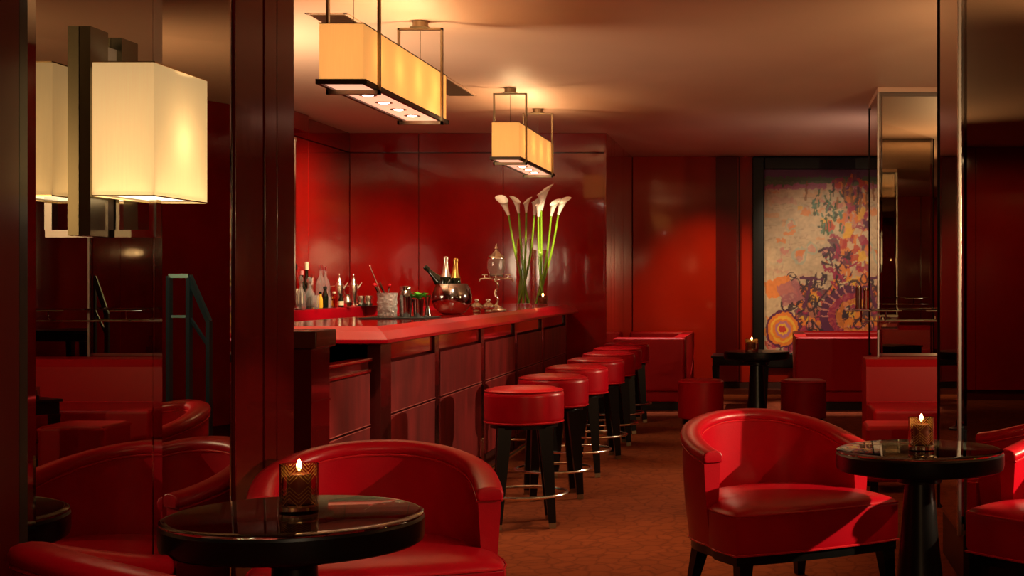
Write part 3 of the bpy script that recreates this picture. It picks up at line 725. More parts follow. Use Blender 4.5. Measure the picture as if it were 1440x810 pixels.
# bay banquette against the pillar
t = thing('banquette', 'red banquette against the foot of the farther mirrored pillar', 'banquette', (1.42, 10.6, 0), 0, 'high backed red leather banquettes')
xs0, xs1 = -0.70, 0.75
MB().loft([[(xs0, 0.02, 0.40), (xs0, 0.06, 0.71), (xs0, 0.12, 0.765), (xs0, 0.50, 0.765), (xs0, 0.55, 0.70), (xs0, 0.55, 0.10), (xs0, 0.02, 0.10)],
           [(xs1, 0.02, 0.40), (xs1, 0.06, 0.71), (xs1, 0.12, 0.765), (xs1, 0.50, 0.765), (xs1, 0.55, 0.70), (xs1, 0.55, 0.10), (xs1, 0.02, 0.10)]]).build('back', 'leather_smooth', t, 40)
MB().box(xs0, xs1, -0.62, 0.02, 0.22, 0.45, 0.03).build('seat', 'leather_smooth', t, 50)
MB().box(xs0, xs1, -0.60, 0.02, 0.10, 0.215, 0.01).build('base_band', 'leather_smooth', t, 50)
MB().tube([(xs0, 0.0, 0.452), (xs1, 0.0, 0.452)], 0.006, 6).build('piping', 'piping', t)
MB().box(xs0 + 0.03, xs1 - 0.03, -0.55, 0.5, 0, 0.10).build('plinth', 'black', t)
# square ottoman before it
t = thing('ottoman', 'low square red ottoman in front of the bay banquette', 'ottoman', (0.825, 9.25, 0))
MB().box(-0.215, 0.215, -0.2, 0.2, 0.07, 0.43, 0.03).build('seat', 'leather_smooth', t, 50)
MB().tube([(-0.205, -0.19, 0.405), (0.205, -0.19, 0.405), (0.205, 0.19, 0.405), (-0.205, 0.19, 0.405)], 0.012, 6, True).build('piping', 'piping', t)
for sx in (-1, 1):
    for sy in (-1, 1):
        MB().box(sx * 0.16 - 0.025, sx * 0.16 + 0.025, sy * 0.15 - 0.025, sy * 0.15 + 0.025, 0, 0.072).build('leg', 'blackwood', t)

def square_table(label, x, y, s, top, rz, cat='table'):
    t = thing('square_table', label, cat, (x, y, 0), rz, 'square black tables')
    MB().box(-s, s, -s, s, top - 0.02, top, 0.004).build('tabletop', 'blackwood', t)
    MB().box(-s + 0.015, s - 0.015, -s + 0.015, s - 0.015, top - 0.10, top - 0.021, 0.003).build('apron', 'blackwood', t)
    for sx in (-1, 1):
        for sy in (-1, 1):
            q = MB(); q.bar((sx * (s - 0.04), sy * (s - 0.04), top - 0.10), (sx * (s - 0.05), sy * (s - 0.05), 0), 0.06, 0.06, 0.035, 0.035); q.build('leg', 'blackwood', t)
    return t
square_table('square black table with thick legs behind the far round table', px(1042, 15.3), 15.3, 0.31, 0.565, 0)
square_table('square black cocktail table hidden behind the near pillar, seen in the mirror', 1.52, 9.55, 0.27, 0.56, R(38))
candle('small frosted candle glass on the square table seen in the wall mirror', (1.30, 9.52, 0.56), 1.0, 0.085, False, 0.2, 0.038)
square_table('tall black side table by the right-hand wall seen only in mirrors', 2.9, 13.4, 0.35, 0.9, 0.2)

# glass shelf on the pillar
t = thing('glass_shelf', 'long clear glass shelf with chrome brackets across the far pillar', 'shelf', (1.42, 11.03, 1.13))
MB().box(-0.79, 0.75, -0.14, 0.12, 0, 0.012, 0.002).build('pane', 'greenglass', t)
for xx in (-0.72, -0.53, -0.10, 0.5):
    q = MB(); q.tube([(xx, -0.10, -0.004), (xx, -0.10, -0.06), (xx, -0.06, -0.085), (xx, 0.11, -0.085)], 0.007, 8)
    q.tube([(xx - 0.12, -0.10, -0.006), (xx + 0.12, -0.10, -0.006)], 0.005, 8); q.build('bracket', 'chrome', t)
MB().tube([(-0.72, -0.02, -0.085), (0.72, -0.02, -0.085)], 0.006, 8).build('rail', 'chrome', t)
MB().box(-0.57, -0.41, 0.09, 0.125, -0.16, -0.04, 0.02).build('wall_plate', 'chrome', t)
for dx, hh, lb in ((-0.735, 0.16, 'dark'), (-0.68, 0.14, 'brown')):
    q = thing('shelf_jar', '%s glass jar at the left end of the glass shelf' % ('taller dark' if lb == 'dark' else 'shorter amber'), 'jar', (1.42 + dx, 11.0, 1.142), 0, 'jars on the glass shelf')
    MB().lathe([(0, 0), (0.024, 0), (0.024, hh), (0.018, hh + 0.004), (0, hh + 0.004)], (0, 0, 0), 16).build('jar_body', 'smoke' if lb == 'brown' else 'brown', q)
    MB().lathe([(0, hh + 0.004), (0.02, hh + 0.004), (0.02, hh + 0.018), (0, hh + 0.02)], (0, 0, 0), 16).build('lid', 'brass', q)

# handrail in the bay, met with only in the narrow mirror
n_ = Vector((math.cos(TH), math.sin(TH), 0)); p0 = Vector((XW, y1_, 0))
def refl(p_x, p_y, D):
    v = Vector((px(p_x, D), D, 1.35 - (p_y - 396) * D / 2000))
    d = v - p0; dn = d.x * n_.x + d.y * n_.y
    return v - 2 * dn * n_
t = thing('handrail', 'dark metal stair handrail with cool light in its colour, reflected in the narrow wall mirror', 'handrail', (0, 0, 0))
b0 = refl(266, 640, 10.6); t.location = (b0.x, b0.y, 0)
rel = lambda v, z=None: (v.x - b0.x, v.y - b0.y, v.z if z is None else z)
A1, A2, A3 = refl(238, 388, 10.6), refl(266, 388, 10.6), refl(294, 452, 10.6)
B1, B2, B3 = refl(238, 445, 10.6), refl(266, 445, 10.6), refl(294, 488, 10.6)
C1, C2, C3 = refl(238, 606, 10.6), refl(266, 614, 10.6), refl(294, 626, 10.6)
for q in (A1, A2, A3):
    MB().bar(rel(q, 0), rel(q), 0.035, 0.035).build('post', 'teal', t)
for a, b in ((A1, A2), (A2, A3)):
    q = MB(); q.bar(rel(a), rel(b), 0.04, 0.03); q.build('top_rail', 'teal', t)
for a, b in ((B1, B2), (B2, B3)):
    q = MB(); q.bar(rel(a), rel(b), 0.02, 0.02); q.build('middle_rail', 'teal', t)
for a, b in ((C1, C2), (C2, C3)):
    q = MB(); q.bar(rel(a), rel(b), 0.07, 0.03); q.build('lower_rail', 'teal', t)
spot((b0.x - 0.5, b0.y - 1.3, 2.8), (b0.x, b0.y, 0.8), 60, (0.7, 0.95, 1.0), 30, 0.6, 0.05)  # added cool spot without a fixture, brightens the handrail

# ------------------------------------------------------------------ painting
def painting():
    t = thing('painting', 'large framed abstract painting in cream, orange and purple on the far wall', 'painting', (0.73, 17.4, 0))
    X0, X1, Z0, Z1 = -0.80, 0.80, 0.48, 2.715
    NX, NZ = 200, 280
    uu, vv = np.meshgrid(np.linspace(0, 1, NX), np.linspace(0, 1, NZ))    # v up
    rg = np.random.default_rng(11)
    def smooth(a, k):
        for _ in range(k):
            a = (a + np.roll(a, 1, 0) + np.roll(a, -1, 0) + np.roll(a, 1, 1) + np.roll(a, -1, 1)) / 5
        return a
    col = np.zeros((NZ, NX, 3)); col[:] = (0.56, 0.42, 0.27)
    n1 = smooth(rg.random((NZ, NX)), 30); n1 = (n1 - n1.mean()) / n1.std()
    n2 = smooth(rg.random((NZ, NX)), 4); n2 = (n2 - n2.mean()) / n2.std()
    col *= (1 + 0.06 * n1 + 0.02 * n2)[..., None]
    A = 1.6 / 2.235
    def blend(mask, c, a=1.0):
        col[mask] = col[mask] * (1 - a) + np.array(c) * a
    def rect(cx, cy, w_, h_, c, a=1.0, rot=0.0):
        dx = (uu - cx) * A; dy = vv - cy; cr, sr = math.cos(rot), math.sin(rot)
        x = dx * cr + dy * sr + 0.004 * n1; y = -dx * sr + dy * cr + 0.004 * n2
        blend((abs(x) < w_ / 2) & (abs(y) < h_ / 2), c, a)
    def ell(cx, cy, rx, ry, c, a=1.0, ring=None):
        d = np.sqrt((((uu - cx) * A + 0.003 * n1) / rx) ** 2 + ((vv - cy + 0.003 * n2) / ry) ** 2)
        blend((d < 1) if ring is None else ((d < 1) & (d > 1 - ring)), c, a)
    def stroke(x0, y0, x1, y1, w_, c, a=1.0):
        dx, dy = (x1 - x0) * A, y1 - y0; L2 = dx * dx + dy * dy + 1e-9
        t_ = np.clip((((uu - x0) * A) * dx + (vv - y0) * dy) / L2, 0, 1)
        d = np.hypot((uu - x0) * A - t_ * dx, vv - y0 - t_ * dy) + 0.0015 * n2
        blend(d < w_ / 2, c, a)
    ORG, RED, MAG, PUR, DPU, YEL, GRN, TEA, CRM, PNK, LIL = (0.72, 0.20, 0.02), (0.50, 0.03, 0.02), (0.34, 0.008, 0.07), (0.10, 0.006, 0.06), (0.028, 0.004, 0.022), (0.78, 0.42, 0.04), (0.05, 0.12, 0.05), (0.10, 0.22, 0.16), (0.66, 0.50, 0.32), (0.58, 0.20, 0.18), (0.22, 0.07, 0.17)
    # faint lines and patches over the pale field
    for _ in range(150):
        x, y_ = rg.random(), 0.28 + 0.62 * rg.random()
        rect(x, y_, 0.02 + 0.10 * rg.random(), 0.006 + 0.03 * rg.random(), [CRM, PNK, (0.50, 0.34, 0.22), (0.62, 0.50, 0.36), (0.42, 0.40, 0.30), ORG][rg.integers(6)], 0.14 + 0.25 * rg.random())
    for _ in range(160):
        x, y_ = rg.random(), 0.25 + 0.65 * rg.random(); l = 0.03 + 0.10 * rg.random()
        if rg.random() < 0.7: stroke(x, y_, x + l, y_ + 0.01 * rg.normal(), 0.0035, (0.30, 0.16, 0.12), 0.35)
        else: stroke(x, y_, x + 0.01 * rg.normal(), y_ + l * 0.5, 0.0035, (0.28, 0.12, 0.14), 0.35)
    for cx, cy, r_ in ((0.27, 0.53, 0.045), (0.36, 0.57, 0.03), (0.20, 0.70, 0.03), (0.52, 0.53, 0.035), (0.62, 0.70, 0.03)):
        ell(cx, cy, r_, r_ * 1.1, (0.36, 0.42, 0.34), 0.7, 0.25); ell(cx, cy, r_ * 0.6, r_ * 0.7, PNK, 0.6)
    for _ in range(26):
        x, y_ = 0.1 + 0.75 * rg.random(), 0.45 + 0.42 * rg.random()
        rect(x, y_, 0.02 + 0.05 * rg.random(), 0.012 + 0.022 * rg.random(), [ORG, YEL, ORG, PNK, TEA][rg.integers(5)], 0.75, 0.3 * rg.normal())
    # band along the top
    rect(0.5, 0.975, 2, 0.075, (0.12, 0.03, 0.10)); rect(0.30, 0.935, 1.0, 0.05, (0.07, 0.12, 0.05), 0.9)
    rect(0.35, 0.905, 0.9, 0.022, (0.40, 0.08, 0.20), 0.85); rect(0.42, 0.92, 0.25, 0.015, (0.45, 0.10, 0.25), 0.8)
    # warm column down the middle right
    for _ in range(170):
        y_ = 0.34 + 0.62 * rg.random(); x = 0.69 + 0.09 * rg.normal()
        rect(x, y_, 0.015 + 0.045 * rg.random(), 0.015 + 0.06 * rg.random(), [ORG, RED, ORG, YEL, MAG, PNK, CRM, PUR][rg.integers(8)], 0.85, 0.25 * rg.normal())
    for _ in range(46):
        y_ = 0.68 + 0.22 * rg.random(); x = 0.44 + 0.05 * rg.normal() + (0.0 if rg.random() < 0.5 else 0.10)
        stroke(x, y_, x + 0.02 * rg.normal(), y_ - 0.06 * rg.random(), 0.010, [GRN, TEA, GRN, (0.03, 0.06, 0.04)][rg.integers(4)], 0.9)
    for _ in range(26):
        y_ = 0.84 + 0.12 * rg.random(); x = 0.66 + 0.10 * rg.normal()
        stroke(x, y_, x + 0.01 * rg.normal(), y_ - 0.10 * rg.random(), 0.012, [(0.25, 0.08, 0.02), DPU, (0.34, 0.12, 0.03)][rg.integers(3)], 0.8)
    # dense lower third
    blend((vv + 0.02 * n1 < 0.30 + 0.10 * np.sin(uu * 9)) & (uu > 0.24 + 0.02 * n1), (0.36, 0.05, 0.03), 0.75)
    for _ in range(330):
        y_ = 0.02 + 0.34 * rg.random() ** 1.3; x = rg.random()
        if x < 0.25 and y_ > 0.20: continue
        rect(x, y_, 0.02 + 0.06 * rg.random(), 0.015 + 0.05 * rg.random(), [MAG, PUR, ORG, RED, ORG, YEL, DPU, MAG, ORG, PNK][rg.integers(10)], 0.85, 0.4 * rg.normal())
    for _ in range(90):
        y_ = 0.02 + 0.40 * rg.random(); x = 0.15 + 0.85 * rg.random()
        r_ = 0.012 + 0.025 * rg.random()
        ell(x, y_, r_, r_ * (0.7 + 0.7 * rg.random()), DPU, 0.9, 0.32)
    for _ in range(70):
        y_ = 0.02 + 0.36 * rg.random(); x = 0.22 + 0.75 * rg.random()
        stroke(x, y_, x + 0.06 * rg.normal(), y_ + 0.05 * rg.normal(), 0.009, DPU, 0.9)
    # purple tower, triangle, tilted square, wheel and arch
    for _ in range(60):
        x, y_ = 0.54 + 0.06 * rg.normal(), 0.30 + 0.27 * rg.random()
        stroke(x, y_, x + 0.03 * rg.normal(), y_ + 0.05 * rg.random(), 0.011, [PUR, DPU, MAG][rg.integers(3)], 0.95)
    rect(0.11, 0.36, 0.14, 0.10, ORG, 0.9, 0.3); rect(0.20, 0.33, 0.12, 0.12, (0.40, 0.13, 0.16), 0.8, 0.35)
    stroke(0.30, 0.25, 0.36, 0.40, 0.018, PUR); stroke(0.28, 0.41, 0.44, 0.40, 0.014, PUR)
    for k, (a, b) in enumerate((((0.44, 0.20), (0.53, 0.34)), ((0.53, 0.34), (0.62, 0.20)), ((0.44, 0.20), (0.62, 0.20)))): stroke(*a, *b, 0.022, DPU)
    for f, c in ((1.0, PUR), (0.88, ORG), (0.72, YEL), (0.58, ORG), (0.44, (0.45, 0.16, 0.25)), (0.30, YEL), (0.18, RED)): ell(0.14, 0.13, 0.095 * f, 0.105 * f, c)
    ell(0.70, 0.20, 0.20, 0.17, PUR, 1, 0.22); ell(0.70, 0.20, 0.155, 0.13, MAG, 0.8, 0.25); ell(0.70, 0.20, 0.11, 0.095, ORG, 0.7, 0.25)
    for k in range(14):
        a = PI * k / 13; stroke(0.70 + 0.155 * math.cos(a) / A, 0.20 + 0.13 * math.sin(a), 0.70 + 0.20 * math.cos(a) / A, 0.20 + 0.17 * math.sin(a), 0.008, PNK)
    col[:] = np.clip(col * (1 + 0.03 * n2)[..., None], 0.004, 0.9)
    mb = MB()
    P_ = [(X0 + (X1 - X0) * u_, -0.055, Z0 + (Z1 - Z0) * v_) for v_ in np.linspace(0, 1, NZ) for u_ in np.linspace(0, 1, NX)]
    F_ = [(j * NX + i, j * NX + i + 1, (j + 1) * NX + i + 1, (j + 1) * NX + i) for j in range(NZ - 1) for i in range(NX - 1)]
    me = bpy.data.meshes.new('canvas'); me.from_pydata(P_, [], F_)
    at = me.color_attributes.new('paint', 'FLOAT_COLOR', 'POINT')
    at.data.foreach_set('color', np.concatenate([col.reshape(-1, 3), np.ones((NX * NZ, 1))], 1).astype(np.float32).ravel())
    m, nt, b = nt_new('oil_paint'); b.inputs['Roughness'].default_value = 0.5
    ca = nt.nodes.new('ShaderNodeVertexColor'); ca.layer_name = 'paint'; nt.links.new(ca.outputs[0], b.inputs['Base Color'])
    me.materials.append(m)
    o = bpy.data.objects.new('canvas', me); C.objects.link(o); o.parent = t
    MB().box(X0, X1, -0.053, -0.012, Z0, Z1).build('stretcher', 'black', t)
    for nm, bx in (('frame_side', (X0 - 0.145, X0, 0.30, CEIL - 0.01)), ('frame_side', (X1, X1 + 0.145, 0.30, CEIL - 0.01)), ('frame_rail', (X0, X1, Z1, CEIL - 0.01)), ('frame_rail', (X0, X1, 0.30, Z0))):
        MB().box(bx[0], bx[1], -0.11, -0.005, bx[2], bx[3], 0.015).build(nm, 'blackwood', t)
    return t
painting()

# ------------------------------------------------------------------ things on the bar
def lathe_thing(name, label, cat, loc, parts, group=None, rz=0, n=24):
    t = thing(name, label, cat, loc, rz, group)
    for nm, prof, m in parts: MB().lathe(prof, (0, 0, 0), n).build(nm, m, t, 40)
    return t
Z = ZT + 0.001
ctr = lambda p, D: (px(p, D), D, Z)
mt = thing('bar_mat', 'thin black bar mat under the mixing glass and shaker', 'mat', (px(562, 8.75), 8.75, Z), 0)
MB().box(-0.20, 0.205, -0.22, 0.22, 0, 0.006, 0.002).build('sheet', 'blackmat', mt)
Zm = Z + 0.0065
# crystal mixing glass: faceted wall
mg = thing('mixing_glass', 'cut crystal mixing glass holding spoons on the black mat', 'glass', (px(544.5, 8.62), 8.62, Zm))
lp = []
K = 32
for z, r in ((0, 0.050), (0.012, 0.055), (0.03, 0.054), (0.05, 0.058), (0.07, 0.054), (0.09, 0.058), (0.11, 0.055), (0.13, 0.057), (0.150, 0.060)):
    lp.append([((r + (0.0035 if (k + int(z * 50)) % 2 else 0)) * math.cos(2 * PI * k / K), (r + (0.0035 if (k + int(z * 50)) % 2 else 0)) * math.sin(2 * PI * k / K), z) for k in range(K)])
for z, r in ((0.150, 0.056), (0.02, 0.049)):
    lp.append([(r * math.cos(2 * PI * k / K), r * math.sin(2 * PI * k / K), z) for k in range(K)])
MB().loft(lp).build('body', 'sparkle_glass', mg, 10)
ice = MB()
for k in range(12):
    a = random.random() * 6.28; r = 0.024 * random.random() ** 0.5; z = 0.035 + 0.009 * k
    c = Vector((r * math.cos(a), r * math.sin(a), z))
    ice.box(c.x - 0.011, c.x + 0.011, c.y - 0.011, c.y + 0.011, c.z - 0.009, c.z + 0.009, 0.003)
tag(ice.build('ice', 'sparkle_glass', mg), kind='stuff')
def stick(name, label, cat, base, tip, m, end, endr, r=0.0028):
    t = thing(name, label, cat, base)
    d = Vector(tip) - Vector(base)
    MB().tube([(0, 0, 0), tuple(d)], r, 8).build('shaft', m, t)
    MB().lathe([(0.0005, -endr), (endr * 0.8, -endr * 0.5), (endr, 0), (endr * 0.8, endr * 0.6), (0.0005, endr)], tuple(d), 12).build('tip', end, t)
    return t
bx_, by_ = px(544.5, 8.62), 8.62
stick('bar_spoon', 'long twisted silver bar spoon standing tallest in the mixing glass', 'spoon', (bx_ + 0.01, by_, Zm + 0.03), (px(520, 8.6), 8.6, 1.35 + 22 * 8.6 / 2000), 'silver', 'silver', 0.006, 0.003)
stick('swizzle_stick', 'red tipped swizzle stick leaning left in the mixing glass', 'stick', (bx_ + 0.02, by_ - 0.02, Zm + 0.03), (px(527, 8.6), 8.6, 1.35 - 5 * 8.6 / 2000), 'steel', 'redtip', 0.014, 0.007)
stick('swizzle_stick', 'red tipped swizzle stick leaning right in the mixing glass', 'stick', (bx_ - 0.02, by_ + 0.02, Zm + 0.03), (px(548, 8.6), 8.6, 1.35 - 5 * 8.6 / 2000), 'steel', 'redtip', 0.009, 0.004)
st = thing('strainer', 'curved silver strainer handle rising from the mixing glass', 'strainer', (bx_ + 0.0, by_ + 0.01, Zm + 0.05))
MB().tube([(0, 0, 0), (-0.02, 0, 0.10), (-0.04, 0, 0.14), (-0.045, 0, 0.16), (-0.055, 0, 0.15)], 0.006, 8).build('handle', 'steel', st)
MB().lathe([(0, 0), (0.03, 0), (0.03, 0.004), (0, 0.004)], (0, 0, 0), 16).build('disc', 'steel', st)
lathe_thing('cocktail_shaker', 'polished steel cocktail shaker between mixing glass and mint', 'shaker', (px(570, 8.72), 8.72, Zm),
    [('cup', [(0, 0), (0.035, 0), (0.036, 0.01), (0.043, 0.10), (0.044, 0.125), (0, 0.125)], 'steel'), ('shoulder', [(0, 0.125), (0.0445, 0.125), (0.043, 0.14), (0.033, 0.158), (0.031, 0.165), (0, 0.165)], 'steel'),
     ('cap', [(0, 0.165), (0.033, 0.165), (0.033, 0.182), (0.030, 0.19), (0, 0.192)], 'chrome')])
mc = lathe_thing('mint_cup', 'steel cup beside the shaker filled with mint', 'cup', (px(588, 8.74), 8.74, Zm), [('cup', [(0, 0), (0.027, 0), (0.034, 0.11), (0.032, 0.11), (0.026, 0.01), (0, 0.01)], 'steel')])
mn = thing('mint_sprigs', 'bunch of fresh green mint in the steel cup', 'mint', (px(590, 8.74), 8.74, Zm + 0.015))
MB().tube([(0, 0, 0), (0, 0, 0.1)], 0.006, 6).build('stems', 'stem', mn)
def leaf(mb, c, d, L_, w_):
    d = Vector(d).normalized(); sd = d.cross(Vector((0, 0, 1)));
    sd = sd.normalized() if sd.length > 0.01 else Vector((1, 0, 0)); up = sd.cross(d)
    c = Vector(c); vs = []
    for f, ww in ((0, 0.15), (0.3, 0.9), (0.6, 1.0), (0.85, 0.5), (1, 0.02)):
        for q in (-1, 0, 1): vs.append((c + d * L_ * f + sd * q * ww * w_ / 2 + up * (abs(q) * 0.18 * w_ - 0.25 * L_ * f * f))[:])
    mb.add(vs, [(3 * i + j, 3 * i + j + 1, 3 * i + j + 4, 3 * i + j + 3) for i in range(4) for j in range(2)])
lf = MB()
for k in range(34):
    a = random.random() * 6.28; r = 0.025 * random.random()
    leaf(lf, (r * math.cos(a), r * math.sin(a), 0.095 + 0.02 * random.random()), (math.cos(a), math.sin(a), 0.3 + 1.0 * random.random()), 0.04, 0.026)
tag(lf.build('leaves', 'mint', mn), kind='stuff')
lathe_thing('jigger', 'double ended silver jigger between the mint and the ice bucket', 'jigger', (px(601, 8.80), 8.80, Zm),
    [('measure', [(0, 0), (0.020, 0), (0.022, 0.005), (0.011, 0.065), (0.011, 0.07), (0.023, 0.135), (0.021, 0.135), (0.008, 0.075), (0, 0.074)], 'steel')])
# champagne bucket
ib = thing('ice_bucket', 'round polished steel champagne bucket holding three bottles', 'bucket', (px(635.5, 9.85), 9.85, Z))
MB().lathe([(0, 0), (0.062, 0), (0.09, 0.012), (0.125, 0.05), (0.138, 0.095), (0.136, 0.135), (0.122, 0.180), (0.105, 0.208), (0.101, 0.209), (0.118, 0.178), (0.131, 0.133), (0.133, 0.095), (0.12, 0.053), (0.085, 0.018), (0, 0.012)], (0, 0, 0), 48).build('bowl', 'steel', ib, 60)
MB().tube([(0.140 * math.cos(a), 0.0, 0.11 + 0.05 * math.sin(a)) for a in (2.6, 2.9, 3.14, 3.4, 3.7)], 0.006, 8).build('handle', 'steel', ib)
def champagne(label, base, d, foil, L_=0.30, foil_len=0.12):
    t = thing('champagne_bottle', label, 'bottle', base, 0, 'champagne bottles in the bucket')
    q = Vector(d).to_track_quat('Z', 'Y'); t.rotation_euler = q.to_euler()
    MB().lathe([(0, 0), (0.040, 0), (0.043, 0.01), (0.043, L_ * 0.52), (0.036, L_ * 0.62), (0.022, L_ * 0.74), (0.0155, L_ * 0.86), (0.0145, L_ * 0.93), (0, L_ * 0.93)], (0, 0, 0), 24).build('body', 'darkglass', t, 50)
    if foil: MB().lathe([(0.0365, L_ * 0.625), (0.0225, L_ * 0.745), (0.0162, L_ * 0.86), (0.0152, L_ * 0.93), (0.0175, L_ * 0.94), (0.0175, L_ * 0.98), (0.014, L_ * 1.0), (0, L_ * 1.005)], (0, 0, 0), 24).build('foil', foil, t, 50)
    else: MB().lathe([(0.0152, L_ * 0.90), (0.0175, L_ * 0.92), (0.0175, L_ * 0.97), (0.0145, L_ * 1.0), (0, L_ * 1.0)], (0, 0, 0), 20).build('rim', 'darkglass', t, 50)
    return t
bx0, by0 = px(635.5, 9.85), 9.85
champagne('champagne bottle with silver foil, standing upright in the bucket', (bx0 - 0.035, by0 - 0.045, Z + 0.022), (0.01, 0, 1), 'foil', 0.375)
champagne('champagne bottle with gold foil, behind the silver one', (bx0 + 0.0, by0 + 0.05, Z + 0.022), (0.04, 0.02, 1), 'gold', 0.365)
champagne('dark bottle leaning far out of the bucket to its left', (bx0 + 0.055, by0 + 0.005, Z + 0.085), (-0.80, 0.0, 0.80), None, 0.345)
for i, (p, lab) in enumerate(((670, 'small lidded silver bowl next to the ice bucket'), (686.5, 'small lidded silver bowl next to the fountain'))):
    lathe_thing('lidded_bowl', lab, 'bowl', (px(p, 10.35), 10.35, Z), [('bowl', [(0, 0), (0.026, 0), (0.030, 0.006), (0.024, 0.014), (0.042, 0.030), (0.044, 0.042), (0, 0.042)], 'silver'),
        ('lid', [(0, 0.042), (0.046, 0.042), (0.046, 0.048), (0.032, 0.062), (0.014, 0.072), (0.010, 0.080), (0.020, 0.086), (0.020, 0.094), (0.010, 0.098), (0, 0.099)], 'silver')], 'lidded silver bowls on the bar')
# absinthe fountain
fo = thing('drip_fountain', 'silver and glass drip fountain with four taps on the bar', 'fountain', (px(698, 10.62), 10.62, Z))
MB().lathe([(0, 0), (0.075, 0), (0.077, 0.010), (0.066, 0.018), (0.050, 0.024), (0.046, 0.034), (0.026, 0.042), (0.014, 0.05), (0.012, 0.06), (0, 0.06)], (0, 0, 0), 32).build('foot', 'silver', fo, 50)
MB().tube([(0.010 * math.sin(z * 60), 0.010 * math.cos(z * 60), 0.06 + z) for z in np.linspace(0, 0.16, 22)], 0.011, 8).build('figure_stem', 'silver', fo, 60)
MB().lathe([(0, 0.215), (0.014, 0.215), (0.020, 0.225), (0.034, 0.236), (0.034, 0.246), (0.056, 0.256), (0.058, 0.268), (0, 0.268)], (0, 0, 0), 32).build('cradle', 'silver', fo, 50)
MB().lathe([(0, 0.268), (0.046, 0.268), (0.058, 0.29), (0.066, 0.33), (0.066, 0.37), (0.060, 0.395), (0.057, 0.395), (0.062, 0.37), (0.062, 0.33), (0.054, 0.292), (0.042, 0.274), (0, 0.274)], (0, 0, 0), 36).build('reservoir', 'crystal', fo, 30)
MB().lathe([(0, 0.394), (0.063, 0.394), (0.064, 0.405), (0.050, 0.420), (0.034, 0.430), (0.022, 0.445), (0.014, 0.452), (0.011, 0.463), (0.017, 0.470), (0.012, 0.48), (0.006, 0.492), (0.003, 0.505), (0, 0.506)], (0, 0, 0), 32).build('lid', 'silver', fo, 50)
for k in range(4):
    a = 0.12 + k * PI / 2; c, s_ = math.cos(a), math.sin(a)
    q = MB(); q.tube([(c * 0.03, s_ * 0.03, 0.244), (c * 0.08, s_ * 0.08, 0.247), (c * 0.115, s_ * 0.115, 0.242), (c * 0.125, s_ * 0.125, 0.222)], 0.0062, 8)
    q.tube([(c * 0.085, s_ * 0.085, 0.247), (c * 0.085, s_ * 0.085, 0.272)], 0.004, 6); q.tube([(c * 0.065, s_ * 0.065, 0.274), (c * 0.105, s_ * 0.105, 0.274)], 0.0045, 6)
    q.build('tap', 'silver', fo, 60)
# vases and lilies
def vase(label, p, D, r, h, water):
    t = thing('glass_vase', label, 'vase', ctr(p, D), 0, 'cylinder vases of calla lilies')
    MB().lathe([(0, 0), (r, 0), (r, h), (r - 0.005, h), (r - 0.005, 0.02), (0, 0.018)], (0, 0, 0), 40).build('cylinder', 'glass', t, 30)
    return t
V1 = (px(738, 13.15), 13.15); V2 = (px(760.5, 12.85), 12.85)
vase('taller clear glass cylinder vase of lilies, on the left', 738, 13.15, 0.078, 0.62, 0.3)
vase('shorter clear glass cylinder vase of lilies, on the right', 760.5, 12.85, 0.066, 0.51, 0.3)
def lily(label, vx, vy, base_off, tip, lean, size):
    """tip: picture position of the flower's throat; lean: direction the flower opens"""
    b = Vector((vx + base_off[0], vy + base_off[1], Z + 0.024))
    D = vy + base_off[1] * 0.3
    T = Vector((px(tip[0], D), D + tip[2], 1.35 - (tip[1] - 396) * D / 2000))
    t = thing('calla_lily', label, 'flower', tuple(b), 0, 'calla lilies in the vases')
    d = T - b; pts = []
    mid = Vector((-base_off[0] * 0.6, 0, 0.42))
    for k in range(15):
        f = k / 14
        p = d * f
        bow = Vector((-base_off[0] * 1.5 * math.sin(PI * f) * 0.35, 0, 0))
        pts.append((p + bow)[:])
    MB().tube(pts, 0.011, 8, radii=[0.0125 - 0.004 * k / 14 for k in range(15)]).build('stem', 'stem', t, 60)
    # spathe: a rolled funnel with a flared lip drawn out to one point
    ax = (Vector(pts[-1]) - Vector(pts[-3])).normalized(); ax = (ax + Vector((lean[0], 0, 0)) * 0.35).normalized()
    Rm = ax.to_track_quat('Z', 'Y').to_matrix(); th0 = math.atan2(lean[1], lean[0])
    NA, NL = 22, 9; vs = []
    for i in range(NL):
        f = i / (NL - 1)
        for k in range(NA + 1):
            a = -PI * 1.08 + 2.16 * PI * k / NA
            lipf = (0.5 + 0.5 * math.cos(a)) 
            r = size * (0.07 + 0.13 * f + 0.15 * f ** 4 * (0.5 + 0.9 * lipf ** 3)) + 0.0012 * (k / NA)
            z = size * 1.15 * f * (0.66 + 0.44 * lipf ** 1.3) - size * 0.10 * max(0, f - 0.8) * 5 * (1 - lipf)
            v = Rm @ Vector((r * math.cos(a + th0), r * math.sin(a + th0), z))
            vs.append((Vector(pts[-1]) + v)[:])
    sp = MB(); sp.add(vs, [(i * (NA + 1) + k, i * (NA + 1) + k + 1, (i + 1) * (NA + 1) + k + 1, (i + 1) * (NA + 1) + k) for i in range(NL - 1) for k in range(NA)])
    sp.build('spathe', 'petal', t, 80)
    sd = MB(); sd.tube([Vector(pts[-1])[:], (Vector(pts[-1]) + ax * size * 0.6)[:]], 0.006, 8, radii=[0.008, 0.004]); sd.build('spadix', 'spadix', t)
    return t
lily('calla lily leaning farthest left', *V1, (0.040, 0.0), (716, 303, -0.02), (-0.7, -0.4), 0.17)
lily('calla lily standing second from the left', *V1, (0.020, 0.03), (729, 300, 0.02), (-0.4, -0.7), 0.14)
lily('calla lily third from the left, upright and small', *V1, (-0.01, -0.03), (740, 299, 0.0), (0.1, -1), 0.12)
